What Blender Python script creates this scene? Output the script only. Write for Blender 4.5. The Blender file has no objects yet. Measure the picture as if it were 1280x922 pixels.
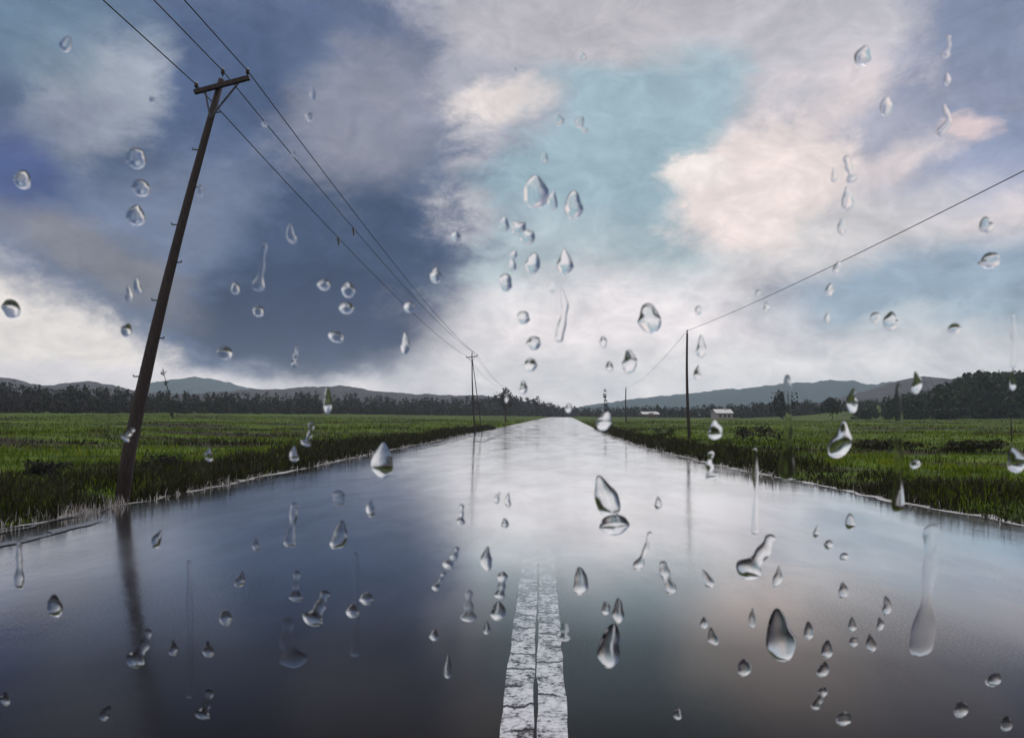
import bpy, bmesh, math, random
import numpy as np
from mathutils import Vector, Matrix, Euler

random.seed(7)
RNG = np.random.default_rng(11)
S = bpy.context.scene
C = S.collection
R = math.radians
PI = math.pi

# ------------------------------------------------------------------ camera
# pixel measures below are read off the 1280 x 922 photograph
FPX = 1050.0
CAM_H = 1.5
VPX, VPY = 677.0, 522.0                      # where the road's lines meet
yaw = math.atan((VPX - 640) / FPX)
pitch = math.atan((VPY - 461) / FPX)
cam_d = bpy.data.cameras.new("camera")
cam = bpy.data.objects.new("camera", cam_d)
C.objects.link(cam)
cam.location = (0, 0, CAM_H)
cam.rotation_euler = (PI / 2 + pitch, 0, yaw)
cam_d.sensor_width = 36
cam_d.lens = 36 * FPX / 1280
cam_d.dof.use_dof = True
cam_d.dof.focus_distance = 40
cam_d.dof.aperture_fstop = 18
cam_d.clip_start = 0.02
cam_d.clip_end = 20000
S.camera = cam
CAM_M = cam.rotation_euler.to_matrix()


def ray(px, py):
    return (CAM_M @ Vector(((px - 640) / FPX, (461 - py) / FPX, -1))).normalized()


def at(px, py, dist):
    """The point seen at a pixel, DIST metres down the road."""
    d = ray(px, py)
    return Vector((0, 0, CAM_H)) + d * (dist / d.y)


# ------------------------------------------------------------------ helpers
def lin(c):
    return tuple(((v / 255) / 12.92 if v / 255 <= 0.04045 else ((v / 255 + 0.055) / 1.055) ** 2.4) for v in c)


def mat(name):
    m = bpy.data.materials.new(name)
    m.use_nodes = True
    nt = m.node_tree
    for n in list(nt.nodes):
        nt.nodes.remove(n)
    out = nt.nodes.new("ShaderNodeOutputMaterial")
    return m, nt, out


def nd(nt, t, **kw):
    n = nt.nodes.new(t)
    for k, v in kw.items():
        setattr(n, k, v)
    return n


def setin(n, **kw):
    for k, v in kw.items():
        n.inputs[k.replace("_", " ")].default_value = v
    return n


def ramp(nt, fac, stops):
    n = nd(nt, "ShaderNodeValToRGB")
    e = n.color_ramp.elements
    while len(e) > 1:
        e.remove(e[-1])
    for i, (p, c) in enumerate(stops):
        if i == 0:
            e[0].position = p
            el = e[0]
        else:
            el = e.new(p)
        el.color = (*c, 1) if len(c) == 3 else c
    nt.links.new(fac, n.inputs[0])
    return n.outputs[0]


def noise(nt, vec, scale, detail=4, rough=0.55, dist=0.0):
    n = nd(nt, "ShaderNodeTexNoise")
    n.inputs["Scale"].default_value = scale
    n.inputs["Detail"].default_value = detail
    n.inputs["Roughness"].default_value = rough
    n.inputs["Distortion"].default_value = dist
    if vec is not None:
        nt.links.new(vec, n.inputs["Vector"])
    return n.outputs["Fac"]


def objvec(nt, scale=(1, 1, 1)):
    g = nd(nt, "ShaderNodeNewGeometry")
    m = nd(nt, "ShaderNodeMapping")
    m.inputs["Scale"].default_value = scale
    nt.links.new(g.outputs["Position"], m.inputs["Vector"])
    return m.outputs[0]


def mathn(nt, op, a, b=None, c=None):
    n = nd(nt, "ShaderNodeMath", operation=op)
    for i, v in enumerate((a, b, c)):
        if v is None:
            continue
        if isinstance(v, (int, float)):
            n.inputs[i].default_value = v
        else:
            nt.links.new(v, n.inputs[i])
    return n.outputs[0]


def mixc(nt, fac, a, b, blend="MIX"):
    n = nd(nt, "ShaderNodeMix", data_type="RGBA", blend_type=blend)
    for sock, v in ((n.inputs[0], fac), (n.inputs[6], a), (n.inputs[7], b)):
        if isinstance(v, (int, float)):
            sock.default_value = v
        elif isinstance(v, tuple):
            sock.default_value = (*v[:3], 1)
        else:
            nt.links.new(v, sock)
    return n.outputs[2]


def simple(name, ca, cb, scale=6.0, rough=0.7, stretch=(1, 1, 1), bump=0.0, spec=0.5):
    m, nt, out = mat(name)
    b = nd(nt, "ShaderNodeBsdfPrincipled")
    tc = nd(nt, "ShaderNodeTexCoord")
    mp = nd(nt, "ShaderNodeMapping")
    mp.inputs["Scale"].default_value = stretch
    nt.links.new(tc.outputs["Object"], mp.inputs[0])
    f = noise(nt, mp.outputs[0], scale, 6, 0.65)
    nt.links.new(ramp(nt, f, [(0.3, ca), (0.7, cb)]), b.inputs["Base Color"])
    b.inputs["Roughness"].default_value = rough
    b.inputs["Specular IOR Level"].default_value = spec
    if bump:
        bp = nd(nt, "ShaderNodeBump")
        bp.inputs["Strength"].default_value = bump
        bp.inputs["Distance"].default_value = 0.02
        nt.links.new(f, bp.inputs["Height"])
        nt.links.new(bp.outputs[0], b.inputs["Normal"])
    nt.links.new(b.outputs[0], out.inputs[0])
    return m


def mesh_obj(name, verts, faces, material, parent=None, smooth=False, loc=None):
    me = bpy.data.meshes.new(name)
    me.from_pydata([tuple(v) for v in verts], [], [tuple(f) for f in faces])
    me.update()
    if smooth:
        me.polygons.foreach_set("use_smooth", [True] * len(me.polygons))
    o = bpy.data.objects.new(name, me)
    C.objects.link(o)
    if material:
        me.materials.append(material)
    if parent:
        o.parent = parent
    if loc is not None:
        o.location = loc
    return o


def fast_mesh(name, verts, loop_idx, sizes, material, attr=None):
    """numpy mesh: verts n x 3, flat loop indices, polygon sizes, an optional per-vertex float."""
    me = bpy.data.meshes.new(name)
    me.vertices.add(len(verts))
    me.vertices.foreach_set("co", np.asarray(verts, dtype=np.float32).ravel())
    me.loops.add(len(loop_idx))
    me.loops.foreach_set("vertex_index", np.asarray(loop_idx, dtype=np.int32))
    starts = np.concatenate([[0], np.cumsum(sizes)[:-1]]).astype(np.int32)
    me.polygons.add(len(sizes))
    me.polygons.foreach_set("loop_start", starts)
    if attr is not None:
        a = me.attributes.new("tint", "FLOAT", "POINT")
        a.data.foreach_set("value", np.asarray(attr, dtype=np.float32))
    me.update(calc_edges=True)
    me.validate()
    o = bpy.data.objects.new(name, me)
    C.objects.link(o)
    me.materials.append(material)
    return o


def tag(o, label, cat, group=None):
    o["label"] = label
    o["category"] = cat
    if group:
        o["group"] = group
    return o


def kind(o, k="structure"):
    o["kind"] = k
    return o


def empty(name, loc=(0, 0, 0)):
    o = bpy.data.objects.new(name, None)
    o.empty_display_size = 0.2
    o.location = loc
    C.objects.link(o)
    return o


def tube(points, radii, n=8, cap=True):
    V, F = [], []
    pts = [Vector(p) for p in points]
    for i, p in enumerate(pts):
        t = (pts[min(i + 1, len(pts) - 1)] - pts[max(i - 1, 0)]).normalized()
        a = t.cross(Vector((0, 0, 1)))
        if a.length < 0.05:
            a = t.cross(Vector((0, 1, 0)))
        a.normalize()
        b = t.cross(a)
        for k in range(n):
            th = 2 * PI * k / n
            V.append(p + (a * math.cos(th) + b * math.sin(th)) * radii[i])
    for i in range(len(pts) - 1):
        for k in range(n):
            F.append((i * n + k, i * n + (k + 1) % n, (i + 1) * n + (k + 1) % n, (i + 1) * n + k))
    if cap:
        F.append(tuple(range(n))[::-1])
        F.append(tuple((len(pts) - 1) * n + k for k in range(n)))
    return V, F


def join(*parts):
    V, F = [], []
    for v, f in parts:
        o = len(V)
        V += list(v)
        F += [tuple(i + o for i in q) for q in f]
    return V, F


def box(c, s, rot=None):
    c = Vector(c)
    V = []
    for x in (-1, 1):
        for y in (-1, 1):
            for z in (-1, 1):
                v = Vector((x * s[0] / 2, y * s[1] / 2, z * s[2] / 2))
                if rot is not None:
                    v = rot @ v
                V.append(c + v)
    F = [(0, 1, 3, 2), (4, 6, 7, 5), (0, 4, 5, 1), (2, 3, 7, 6), (0, 2, 6, 4), (1, 5, 7, 3)]
    return V, F


def vnoise(x, y, seed=0):
    """Smooth value noise, numpy arrays in, about -1..1 out."""
    x = np.asarray(x, dtype=float)
    y = np.asarray(y, dtype=float)
    xi, yi = np.floor(x), np.floor(y)
    xf, yf = x - xi, y - yi
    u, v = xf * xf * (3 - 2 * xf), yf * yf * (3 - 2 * yf)

    def h(a, b):
        s = np.sin(a * 127.1 + b * 311.7 + seed * 74.7) * 43758.5453
        return (s - np.floor(s)) * 2 - 1
    return (h(xi, yi) * (1 - u) + h(xi + 1, yi) * u) * (1 - v) + (h(xi, yi + 1) * (1 - u) + h(xi + 1, yi + 1) * u) * v


# ------------------------------------------------------------------ land form
LE = np.array([(-60, -7.3), (0, -7.2), (11, -7.1), (37, -6.9), (87, -6.4), (150, -4.6), (350, 4.0), (450, 9.5), (4000, 160)])
RE = np.array([(-60, 7.6), (0, 7.2), (8, 6.8), (11, 6.55), (19, 6.0), (27, 5.5), (41, 5.05), (68, 5.5), (150, 7.7), (350, 11.4), (450, 16), (4000, 170)])


def smooth01(t):
    t = np.clip(t, 0, 1)
    return t * t * (3 - 2 * t)


def left_edge(y):
    return np.interp(y, LE[:, 0], LE[:, 1])


def right_edge(y):
    return np.interp(y, RE[:, 0], RE[:, 1])


def road_z(y):
    return 1.75 * smooth01((np.asarray(y, dtype=float) - 75) / 290) - 3.0 * smooth01((np.asarray(y, dtype=float) - 390) / 300)


def field_z(side, d, y):
    """Height of the field at D metres out from the road's edge."""
    d = np.asarray(d, dtype=float)
    y = np.asarray(y, dtype=float)
    d = np.maximum(d, -0.5)
    far = np.clip(d, 0, 400)
    up = (0.013 if side < 0 else 0.004) * far
    base = road_z(y) * np.exp(-d / 60.0) + up + (1.6 if side < 0 else 0.5) * smooth01((y - 60) / 250) * (1 - np.exp(-d / 60.0))
    bank = -0.07 + 0.24 * smooth01((d + 0.05) / 1.3)
    bump = 0.05 * vnoise(d * 0.9 + 3 * side, y * 0.5, 2) * smooth01(d / 0.8) + 0.22 * vnoise(d * 0.13, y * 0.05, 5) * smooth01(d / 6)
    shore = 0.035 * vnoise(d * 0.2 + 11 * side, y * 1.3, 8) * np.exp(-d / 0.8) + 0.02 * vnoise(y * 4.0, d, 9) * np.exp(-d / 0.6)
    return base + bank + bump + shore


def ground_z(x, y):
    x = float(x)
    y = float(y)
    l, r = float(left_edge(y)), float(right_edge(y))
    if x < l:
        return float(field_z(-1, l - x, y))
    if x > r:
        return float(field_z(1, x - r, y))
    return float(road_z(y))


# ------------------------------------------------------------------ materials
def ground_material():
    m, nt, out = mat("field_soil_and_turf")
    b = nd(nt, "ShaderNodeBsdfPrincipled")
    v = objvec(nt, (0.35, 1.0, 1.0))
    big = noise(nt, objvec(nt, (0.06, 0.16, 1)), 1.0, 4, 0.6)
    mid = noise(nt, v, 0.5, 6, 0.65)
    fine = noise(nt, v, 9.0, 5, 0.7)
    g = ramp(nt, mid, [(0.25, (0.02, 0.016, 0.01)), (0.42, (0.045, 0.07, 0.006)), (0.58, (0.085, 0.135, 0.008)), (0.78, (0.14, 0.17, 0.012))])
    br = ramp(nt, mid, [(0.3, (0.02, 0.015, 0.011)), (0.7, (0.05, 0.042, 0.022))])
    fac = ramp(nt, big, [(0.49, (0, 0, 0)), (0.59, (1, 1, 1))])
    c = mixc(nt, fac, g, br)
    c = mixc(nt, 0.5, c, ramp(nt, fine, [(0.3, (0.35, 0.35, 0.35)), (0.7, (1, 1, 1))]), "MULTIPLY")
    nt.links.new(c, b.inputs["Base Color"])
    b.inputs["Roughness"].default_value = 0.85
    b.inputs["Specular IOR Level"].default_value = 0.08
    bp = nd(nt, "ShaderNodeBump")
    bp.inputs["Strength"].default_value = 0.6
    bp.inputs["Distance"].default_value = 0.08
    nt.links.new(fine, bp.inputs["Height"])
    nt.links.new(bp.outputs[0], b.inputs["Normal"])
    nt.links.new(b.outputs[0], out.inputs[0])
    return m


def water_film(nt):
    """Asphalt under a still film of water: black when looked down into, a mirror at a glance."""
    b = nd(nt, "ShaderNodeBsdfPrincipled")
    f = noise(nt, objvec(nt), 90, 4, 0.7)
    pz = noise(nt, objvec(nt, (0.5, 0.18, 1)), 1.0, 5, 0.6)
    c = ramp(nt, f, [(0.3, (0.004, 0.0045, 0.006)), (0.75, (0.013, 0.0135, 0.015))])
    c = mixc(nt, pz, c, (0.011, 0.009, 0.009))
    nt.links.new(c, b.inputs["Base Color"])
    b.inputs["Specular IOR Level"].default_value = 0.0
    gl = nd(nt, "ShaderNodeBsdfGlossy")
    gl.inputs["Color"].default_value = (1, 1, 1, 1)
    rr = nd(nt, "ShaderNodeMapRange")
    nt.links.new(pz, rr.inputs[0])
    rr.inputs[1].default_value = 0.35
    rr.inputs[2].default_value = 0.65
    rr.inputs[3].default_value = 0.08
    rr.inputs[4].default_value = 0.17
    nt.links.new(rr.outputs[0], gl.inputs["Roughness"])
    r1 = noise(nt, objvec(nt, (1.0, 0.7, 1)), 7.0, 3, 0.5, 0.4)
    r2 = noise(nt, objvec(nt, (1.0, 0.5, 1)), 1.1, 3, 0.5, 0.3)
    # gusts: ripples come and go over the water
    gust = ramp(nt, noise(nt, objvec(nt, (0.22, 0.08, 1)), 1.0, 3, 0.5), [(0.4, (0.15,) * 3), (0.62, (1,) * 3)])
    h = mathn(nt, "ADD", mathn(nt, "MULTIPLY", mathn(nt, "MULTIPLY", r1, gust), 0.30), r2)
    bp = nd(nt, "ShaderNodeBump")
    bp.inputs["Strength"].default_value = 0.35
    bp.inputs["Distance"].default_value = 0.014
    nt.links.new(h, bp.inputs["Height"])
    nt.links.new(bp.outputs[0], gl.inputs["Normal"])
    fr = nd(nt, "ShaderNodeFresnel")
    fr.inputs["IOR"].default_value = 1.33
    k = ramp(nt, fr.outputs[0], [(0.0, (0.008,) * 3), (0.13, (0.045,) * 3), (0.22, (0.20,) * 3), (0.38, (0.85,) * 3), (0.55, (1.0,) * 3)])
    # stones of the asphalt break the film here and there
    st = ramp(nt, noise(nt, objvec(nt), 55, 3, 0.6), [(0.42, (1,) * 3), (0.62, (0.72,) * 3)])
    thin = ramp(nt, noise(nt, objvec(nt, (0.8, 0.25, 1)), 1.0, 4, 0.6), [(0.42, (0,) * 3), (0.6, (1,) * 3)])
    k = mixc(nt, thin, k, mixc(nt, 1.0, k, st, "MULTIPLY"))
    mx = nd(nt, "ShaderNodeMixShader")
    nt.links.new(k, mx.inputs[0])
    nt.links.new(b.outputs[0], mx.inputs[1])
    nt.links.new(gl.outputs[0], mx.inputs[2])
    return mx.outputs[0], gl.outputs[0], k


def road_material():
    m, nt, out = mat("flooded_asphalt")
    nt.links.new(water_film(nt)[0], out.inputs[0])
    return m


def paint_material():
    m, nt, out = mat("worn_wet_road_paint")
    film, mirror, k = water_film(nt)
    v = objvec(nt)
    f = noise(nt, v, 30, 7, 0.75)
    g = noise(nt, objvec(nt, (1.5, 0.8, 1)), 6, 5, 0.7)
    w = mathn(nt, "ADD", mathn(nt, "MULTIPLY", f, 0.6), mathn(nt, "MULTIPLY", g, 0.5))
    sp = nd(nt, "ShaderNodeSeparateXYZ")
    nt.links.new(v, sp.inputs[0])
    # paint gives way to film towards the far end, imitating reflection washing it out
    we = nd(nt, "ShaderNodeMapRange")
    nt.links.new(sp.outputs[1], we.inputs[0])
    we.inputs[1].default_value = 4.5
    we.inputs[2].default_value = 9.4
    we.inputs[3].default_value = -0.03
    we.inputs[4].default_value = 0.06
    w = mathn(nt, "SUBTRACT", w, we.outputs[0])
    # cracks across the line, a hand's width to two apart, out of step on its two halves
    half = mathn(nt, "MULTIPLY", mathn(nt, "GREATER_THAN", sp.outputs[0], -0.036), 0.17)
    wob = mathn(nt, "MULTIPLY", noise(nt, objvec(nt, (5, 1.2, 1)), 1.0, 4, 0.6), 0.32)
    yy = mathn(nt, "ADD", mathn(nt, "ADD", sp.outputs[1], half), wob)
    fc = mathn(nt, "PINGPONG", yy, 0.165)
    ck = nd(nt, "ShaderNodeMapRange")
    nt.links.new(fc, ck.inputs[0])
    ck.inputs[1].default_value = 0.006
    ck.inputs[2].default_value = 0.03
    crn = noise(nt, objvec(nt, (3, 2.2, 1)), 1.0, 3, 0.5)
    open_ = mathn(nt, "MAXIMUM", ck.outputs[0], ramp(nt, crn, [(0.50, (0,) * 3), (0.56, (1,) * 3)]))
    mask = mathn(nt, "MULTIPLY", ramp(nt, w, [(0.46, (0,) * 3), (0.57, (1,) * 3)]), open_)
    d = nd(nt, "ShaderNodeBsdfDiffuse")
    nt.links.new(ramp(nt, w, [(0.46, (0.16, 0.16, 0.17)), (0.56, (0.36, 0.36, 0.37)), (0.68, (0.54, 0.54, 0.53))]), d.inputs[0])
    bp = nd(nt, "ShaderNodeBump")
    bp.inputs["Strength"].default_value = 0.6
    bp.inputs["Distance"].default_value = 0.008
    nt.links.new(w, bp.inputs["Height"])
    nt.links.new(bp.outputs[0], d.inputs["Normal"])
    wet = nd(nt, "ShaderNodeMixShader")
    nt.links.new(k, wet.inputs[0])
    nt.links.new(d.outputs[0], wet.inputs[1])
    nt.links.new(mirror, wet.inputs[2])
    mx = nd(nt, "ShaderNodeMixShader")
    nt.links.new(mask, mx.inputs[0])
    nt.links.new(film, mx.inputs[1])
    nt.links.new(wet.outputs[0], mx.inputs[2])
    nt.links.new(mx.outputs[0], out.inputs[0])
    return m


def leaf_material(name, stops, patch=None, rough=0.6, trans=0.3):
    """Blades and leaves: a random tint per leaf, and patches of a second growth through the field."""
    m, nt, out = mat(name)
    b = nd(nt, "ShaderNodeBsdfPrincipled")
    a = nd(nt, "ShaderNodeAttribute", attribute_name="tint")
    c = ramp(nt, a.outputs["Fac"], stops)
    if patch:
        pn = noise(nt, objvec(nt, patch[0]), 1.0, 4, 0.6)
        c2 = ramp(nt, a.outputs["Fac"], patch[1])
        c = mixc(nt, ramp(nt, pn, [(patch[2], (0, 0, 0)), (patch[2] + 0.1, (1, 1, 1))]), c, c2)
        # lush and thin growth from tuft to tuft
        tn = noise(nt, objvec(nt, (0.22, 0.6, 1)), 1.0, 5, 0.65)
        c = mixc(nt, 1.0, c, ramp(nt, tn, [(0.36, (0.45, 0.5, 0.6)), (0.52, (1, 1, 1)), (0.66, (1.5, 1.35, 0.9))]), "MULTIPLY")
    nt.links.new(c, b.inputs["Base Color"])
    b.inputs["Roughness"].default_value = rough
    b.inputs["Specular IOR Level"].default_value = 0.12
    if trans:
        t = nd(nt, "ShaderNodeBsdfTranslucent")
        nt.links.new(c, t.inputs[0])
        mx = nd(nt, "ShaderNodeMixShader")
        mx.inputs[0].default_value = trans
        nt.links.new(b.outputs[0], mx.inputs[1])
        nt.links.new(t.outputs[0], mx.inputs[2])
        nt.links.new(mx.outputs[0], out.inputs[0])
    else:
        nt.links.new(b.outputs[0], out.inputs[0])
    return m


M = {}
M["ground"] = ground_material()
M["road"] = road_material()
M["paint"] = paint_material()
M["gravel"] = simple("wet_pale_gravel", (0.06, 0.055, 0.05), (0.62, 0.60, 0.57), 22, 0.35, (1, 1, 1), 0.8)
M["mud"] = simple("wet_grey_mud", (0.05, 0.05, 0.052), (0.20, 0.20, 0.205), 7, 0.22, (2.0, 0.6, 1), 0.5)
M["wood"] = simple("weathered_pole_wood", (0.018, 0.011, 0.009), (0.075, 0.05, 0.042), 9, 0.75, (6, 6, 0.35), 0.7)
M["steel"] = simple("dull_galvanised_steel", (0.05, 0.05, 0.05), (0.11, 0.11, 0.115), 12, 0.5)
M["porcelain"] = simple("brown_glazed_porcelain", (0.03, 0.018, 0.012), (0.06, 0.035, 0.025), 5, 0.25)
M["cable"] = simple("black_weathered_cable", (0.012, 0.012, 0.014), (0.03, 0.03, 0.034), 3, 0.6)
M["bark"] = simple("dark_wet_bark", (0.015, 0.012, 0.01), (0.05, 0.04, 0.035), 8, 0.85, (1, 1, 0.3), 0.5)
M["render"] = simple("pale_house_render", (0.32, 0.27, 0.26), (0.45, 0.39, 0.38), 2, 0.8)
M["roof_pale"] = simple("pale_metal_roof", (0.22, 0.20, 0.20), (0.38, 0.35, 0.35), 1.5, 0.5)
M["roof_red"] = simple("brown_red_roof_tile", (0.10, 0.05, 0.04), (0.18, 0.09, 0.07), 3, 0.8)
M["glass_dark"] = simple("dark_window_glass", (0.02, 0.02, 0.025), (0.05, 0.05, 0.06), 3, 0.1)
M["boards"] = simple("brown_barn_boards", (0.06, 0.045, 0.035), (0.12, 0.09, 0.07), 3, 0.8, (3, 3, 0.3))

GREEN = [(0.0, (0.042, 0.068, 0.005)), (0.35, (0.082, 0.130, 0.006)), (0.7, (0.13, 0.19, 0.008)), (1.0, (0.22, 0.22, 0.014))]
BROWN = [(0.0, (0.012, 0.010, 0.006)), (0.6, (0.026, 0.022, 0.011)), (0.9, (0.05, 0.045, 0.018)), (1.0, (0.09, 0.08, 0.035))]
M["grass"] = leaf_material("meadow_grass", GREEN, ((0.06, 0.16, 1), BROWN, 0.49))
M["sedge"] = leaf_material("dark_bank_sedge", [(0.0, (0.012, 0.011, 0.007)), (0.6, (0.03, 0.028, 0.012)), (1.0, (0.06, 0.065, 0.02))])
M["reed"] = leaf_material("bleached_dead_reed", [(0.0, (0.18, 0.15, 0.12)), (0.5, (0.48, 0.44, 0.40)), (1.0, (0.72, 0.68, 0.65))], None, 0.6, 0.35)
M["leaf_dark"] = leaf_material("dark_woodland_leaf", [(0.0, (0.012, 0.013, 0.010)), (0.5, (0.025, 0.027, 0.018)), (0.85, (0.042, 0.040, 0.034)), (1.0, (0.07, 0.06, 0.062))],
                               ((0.02, 0.02, 0.05), [(0.0, (0.018, 0.014, 0.015)), (0.6, (0.045, 0.037, 0.04)), (1.0, (0.085, 0.07, 0.08))], 0.5), 0.75, 0.15)
M["leaf_green"] = leaf_material("deep_green_hill_leaf", [(0.0, (0.010, 0.013, 0.008)), (0.5, (0.020, 0.030, 0.015)), (0.85, (0.034, 0.05, 0.024)), (1.0, (0.06, 0.075, 0.035))], None, 0.75, 0.15)
M["leaf_olive"] = leaf_material("olive_shrub_leaf", [(0.0, (0.016, 0.016, 0.008)), (0.5, (0.035, 0.036, 0.014)), (1.0, (0.08, 0.08, 0.03))], None, 0.7, 0.2)
M["hill"] = simple("far_wooded_hillside_haze_tint", (0.010, 0.028, 0.038), (0.035, 0.065, 0.078), 0.05, 0.95, (1, 1, 1), 0, 0.1)  # some of the blue of distance haze is put into this base colour
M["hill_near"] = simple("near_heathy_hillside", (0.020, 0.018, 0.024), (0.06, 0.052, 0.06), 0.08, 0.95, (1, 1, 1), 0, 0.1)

# ------------------------------------------------------------------ setting: ground, road, markings
ys = np.unique(np.concatenate([np.arange(-40, 30, 0.45), 30 * (1.028 ** np.arange(0, 176))]))
ys = ys[ys < 2280]
dl = np.unique(np.concatenate([np.arange(-0.35, 2.2, 0.18), 2.2 * (1.17 ** np.arange(0, 46))]))
cols_l, cols_r = [], []
V = []
for y in ys:
    l, r = float(left_edge(y)), float(right_edge(y))
    rz = float(road_z(y))
    zl = field_z(-1, dl, np.full_like(dl, y))
    zr = field_z(1, dl, np.full_like(dl, y))
    row = [(l - d, y, z) for d, z in zip(dl[::-1], zl[::-1])]
    row += [(l + 1.0, y, rz - 0.1), ((l + r) / 2, y, rz - 0.1), (r - 1.0, y, rz - 0.1)]
    row += [(r + d, y, z) for d, z in zip(dl, zr)]
    V.append(row)
V = np.array(V)
ny, nx = V.shape[:2]
idx = np.arange(ny * nx).reshape(ny, nx)
q = np.stack([idx[:-1, :-1], idx[:-1, 1:], idx[1:, 1:], idx[1:, :-1]], axis=-1).reshape(-1, 4)
g = fast_mesh("field", V.reshape(-1, 3), q.ravel(), np.full(len(q), 4), M["ground"])
g.data.polygons.foreach_set("use_smooth", [True] * len(g.data.polygons))
kind(g)

ry = np.unique(np.concatenate([np.arange(-40, 40, 1.0), 40 * (1.04 ** np.arange(0, 64))]))
ry = ry[ry < 460]
rv, rf = [], []
for y in ry:
    l, r = float(left_edge(y)) - 0.9, float(right_edge(y)) + 0.9
    for k in range(9):
        rv.append((l + (r - l) * k / 8, y, float(road_z(y))))
for i in range(len(ry) - 1):
    for k in range(8):
        a = i * 9 + k
        rf.append((a, a + 1, a + 10, a + 9))
kind(mesh_obj("road", rv, rf, M["road"], smooth=True))


def line_sheet(x0, x1, y0, y1, z, ragged):
    vs, fs = [], []
    n = int((y1 - y0) / 0.08)
    for i in range(n + 1):
        y = y0 + (y1 - y0) * i / n
        ja = 0.008 * float(vnoise(y * 5, x0 * 40, 3))
        jb = 0.008 * float(vnoise(y * 5, x1 * 40, 4))
        t = max(0.0, (y - (y1 - ragged)) / ragged)
        w = (x1 - x0) * 0.5 * (1 - 0.12 * t * t)
        xm = (x0 + x1) / 2
        vs += [(xm - w + ja, y, z), (xm + w + jb, y, z)]
    for i in range(n):
        fs.append((2 * i, 2 * i + 1, 2 * i + 3, 2 * i + 2))
    return vs, fs


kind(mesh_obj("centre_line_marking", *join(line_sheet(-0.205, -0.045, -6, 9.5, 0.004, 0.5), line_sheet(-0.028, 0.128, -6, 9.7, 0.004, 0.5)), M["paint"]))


def edge_strip(side, y0, y1, d0, d1, z_off, step, seed):
    """A wavering strip lying on the bank along the water's edge."""
    vs, fs = [], []
    n = int((y1 - y0) / step)
    for i in range(n + 1):
        y = y0 + (y1 - y0) * i / n
        e = float(left_edge(y)) if side < 0 else float(right_edge(y))
        wob = 0.12 * float(vnoise(y * 0.8, seed, 1)) + 0.09 * float(vnoise(y * 3.1, seed, 6))
        wid = 0.5 + 0.5 * float(vnoise(y * 1.7, seed, 12)) + 0.5 * float(vnoise(y * 4.3, seed, 14))
        for k in range(4):
            d = d0 + wob + (d1 - d0) * max(0.02, wid) * k / 3
            z = max(float(field_z(side, d, y)), float(road_z(y)) + 0.001) + z_off
            vs.append((e + side * d, y, z))
    for i in range(n):
        for k in range(3):
            a = i * 4 + k
            fs.append((a, a + 1, a + 5, a + 4))
    return vs, fs


kind(mesh_obj("gravel_edge", *join(edge_strip(-1, -10, 120, 0.06, 0.34, 0.006, 0.3, 3), edge_strip(1, -10, 120, 0.06, 0.36, 0.006, 0.3, 8)), M["gravel"], smooth=True))
kind(mesh_obj("mud_bank", *join(edge_strip(-1, -10, 13.8, -0.12, 0.06, 0.012, 0.2, 21), edge_strip(-1, -10, 12.2, -0.75, -0.45, 0.010, 0.2, 31), edge_strip(-1, 40, 92, -1.1, -0.35, 0.010, 0.5, 41), edge_strip(-1, 52, 80, -3.2, -2.5, 0.010, 0.5, 47)), M["mud"], smooth=True))


# ------------------------------------------------------------------ grass
def blades(side, n, y0, y1, hmin, hmax, dmin, dmax, wide, lean=0.5, near_bias=1.0, spread=1.25):
    """Bent, tapering blades over the part of the field the road looks on: arrays for fast_mesh."""
    u = RNG.random(n)
    y = y0 * (y1 / y0) ** (u ** near_bias)
    e = left_edge(y) if side < 0 else right_edge(y)
    half = 0.66 * spread * y + 3
    reach = np.clip(np.minimum(dmax, half - np.abs(e)), 0.3, None)
    d = dmin + (reach - dmin) * RNG.random(n) ** 1.25
    clump = vnoise(d * 1.4 + 7 * side, y * 0.9, 17)
    keep = RNG.random(n) < 0.62 + 0.5 * clump
    y, e, d = y[keep], e[keep], d[keep]
    clump = clump[keep]
    n = len(y)
    x = e + side * d
    z = field_z(side, d, y) - 0.02
    grow = 1 + y / 45.0
    h = (hmin + (hmax - hmin) * RNG.random(n)) * (0.75 + 0.45 * clump) * np.minimum(grow, 1.7)
    w = wide * (1 + y / 11.0) * (0.7 + 0.6 * RNG.random(n))
    a = RNG.random(n) * 2 * PI
    b = RNG.random(n) * 2 * PI
    ln = lean * RNG.random(n)
    P = np.stack([x, y, z], 1)
    A = np.stack([np.cos(a), np.sin(a), np.zeros(n)], 1) * (w / 2)[:, None]
    D = np.stack([np.cos(b), np.sin(b), np.zeros(n)], 1)
    up = np.array([0, 0, 1.0])
    mid = P + up * (h * 0.55)[:, None] + D * (h * ln * 0.3)[:, None]
    tip = P + up * (h * (1 - 0.3 * ln))[:, None] + D * (h * ln)[:, None]
    vs = np.stack([P - A, P + A, mid + A * 0.75, mid - A * 0.75, tip], 1).reshape(-1, 3)
    base = np.arange(n)[:, None] * 5
    loops = (base + np.array([0, 1, 2, 3, 3, 2, 4])).ravel()
    sizes = np.tile([4, 3], n)
    tint = np.repeat(np.clip(RNG.random(n) * 0.75 + 0.25 * (clump * 0.5 + 0.5), 0, 1), 5)
    return vs, loops, sizes, tint


def merge(parts):
    vs, lo, si, ti, off = [], [], [], [], 0
    for v, l, s, t in parts:
        vs.append(v)
        lo.append(l + off)
        si.append(s)
        ti.append(t)
        off += len(v)
    return np.concatenate(vs), np.concatenate(lo), np.concatenate(si), np.concatenate(ti)


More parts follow.
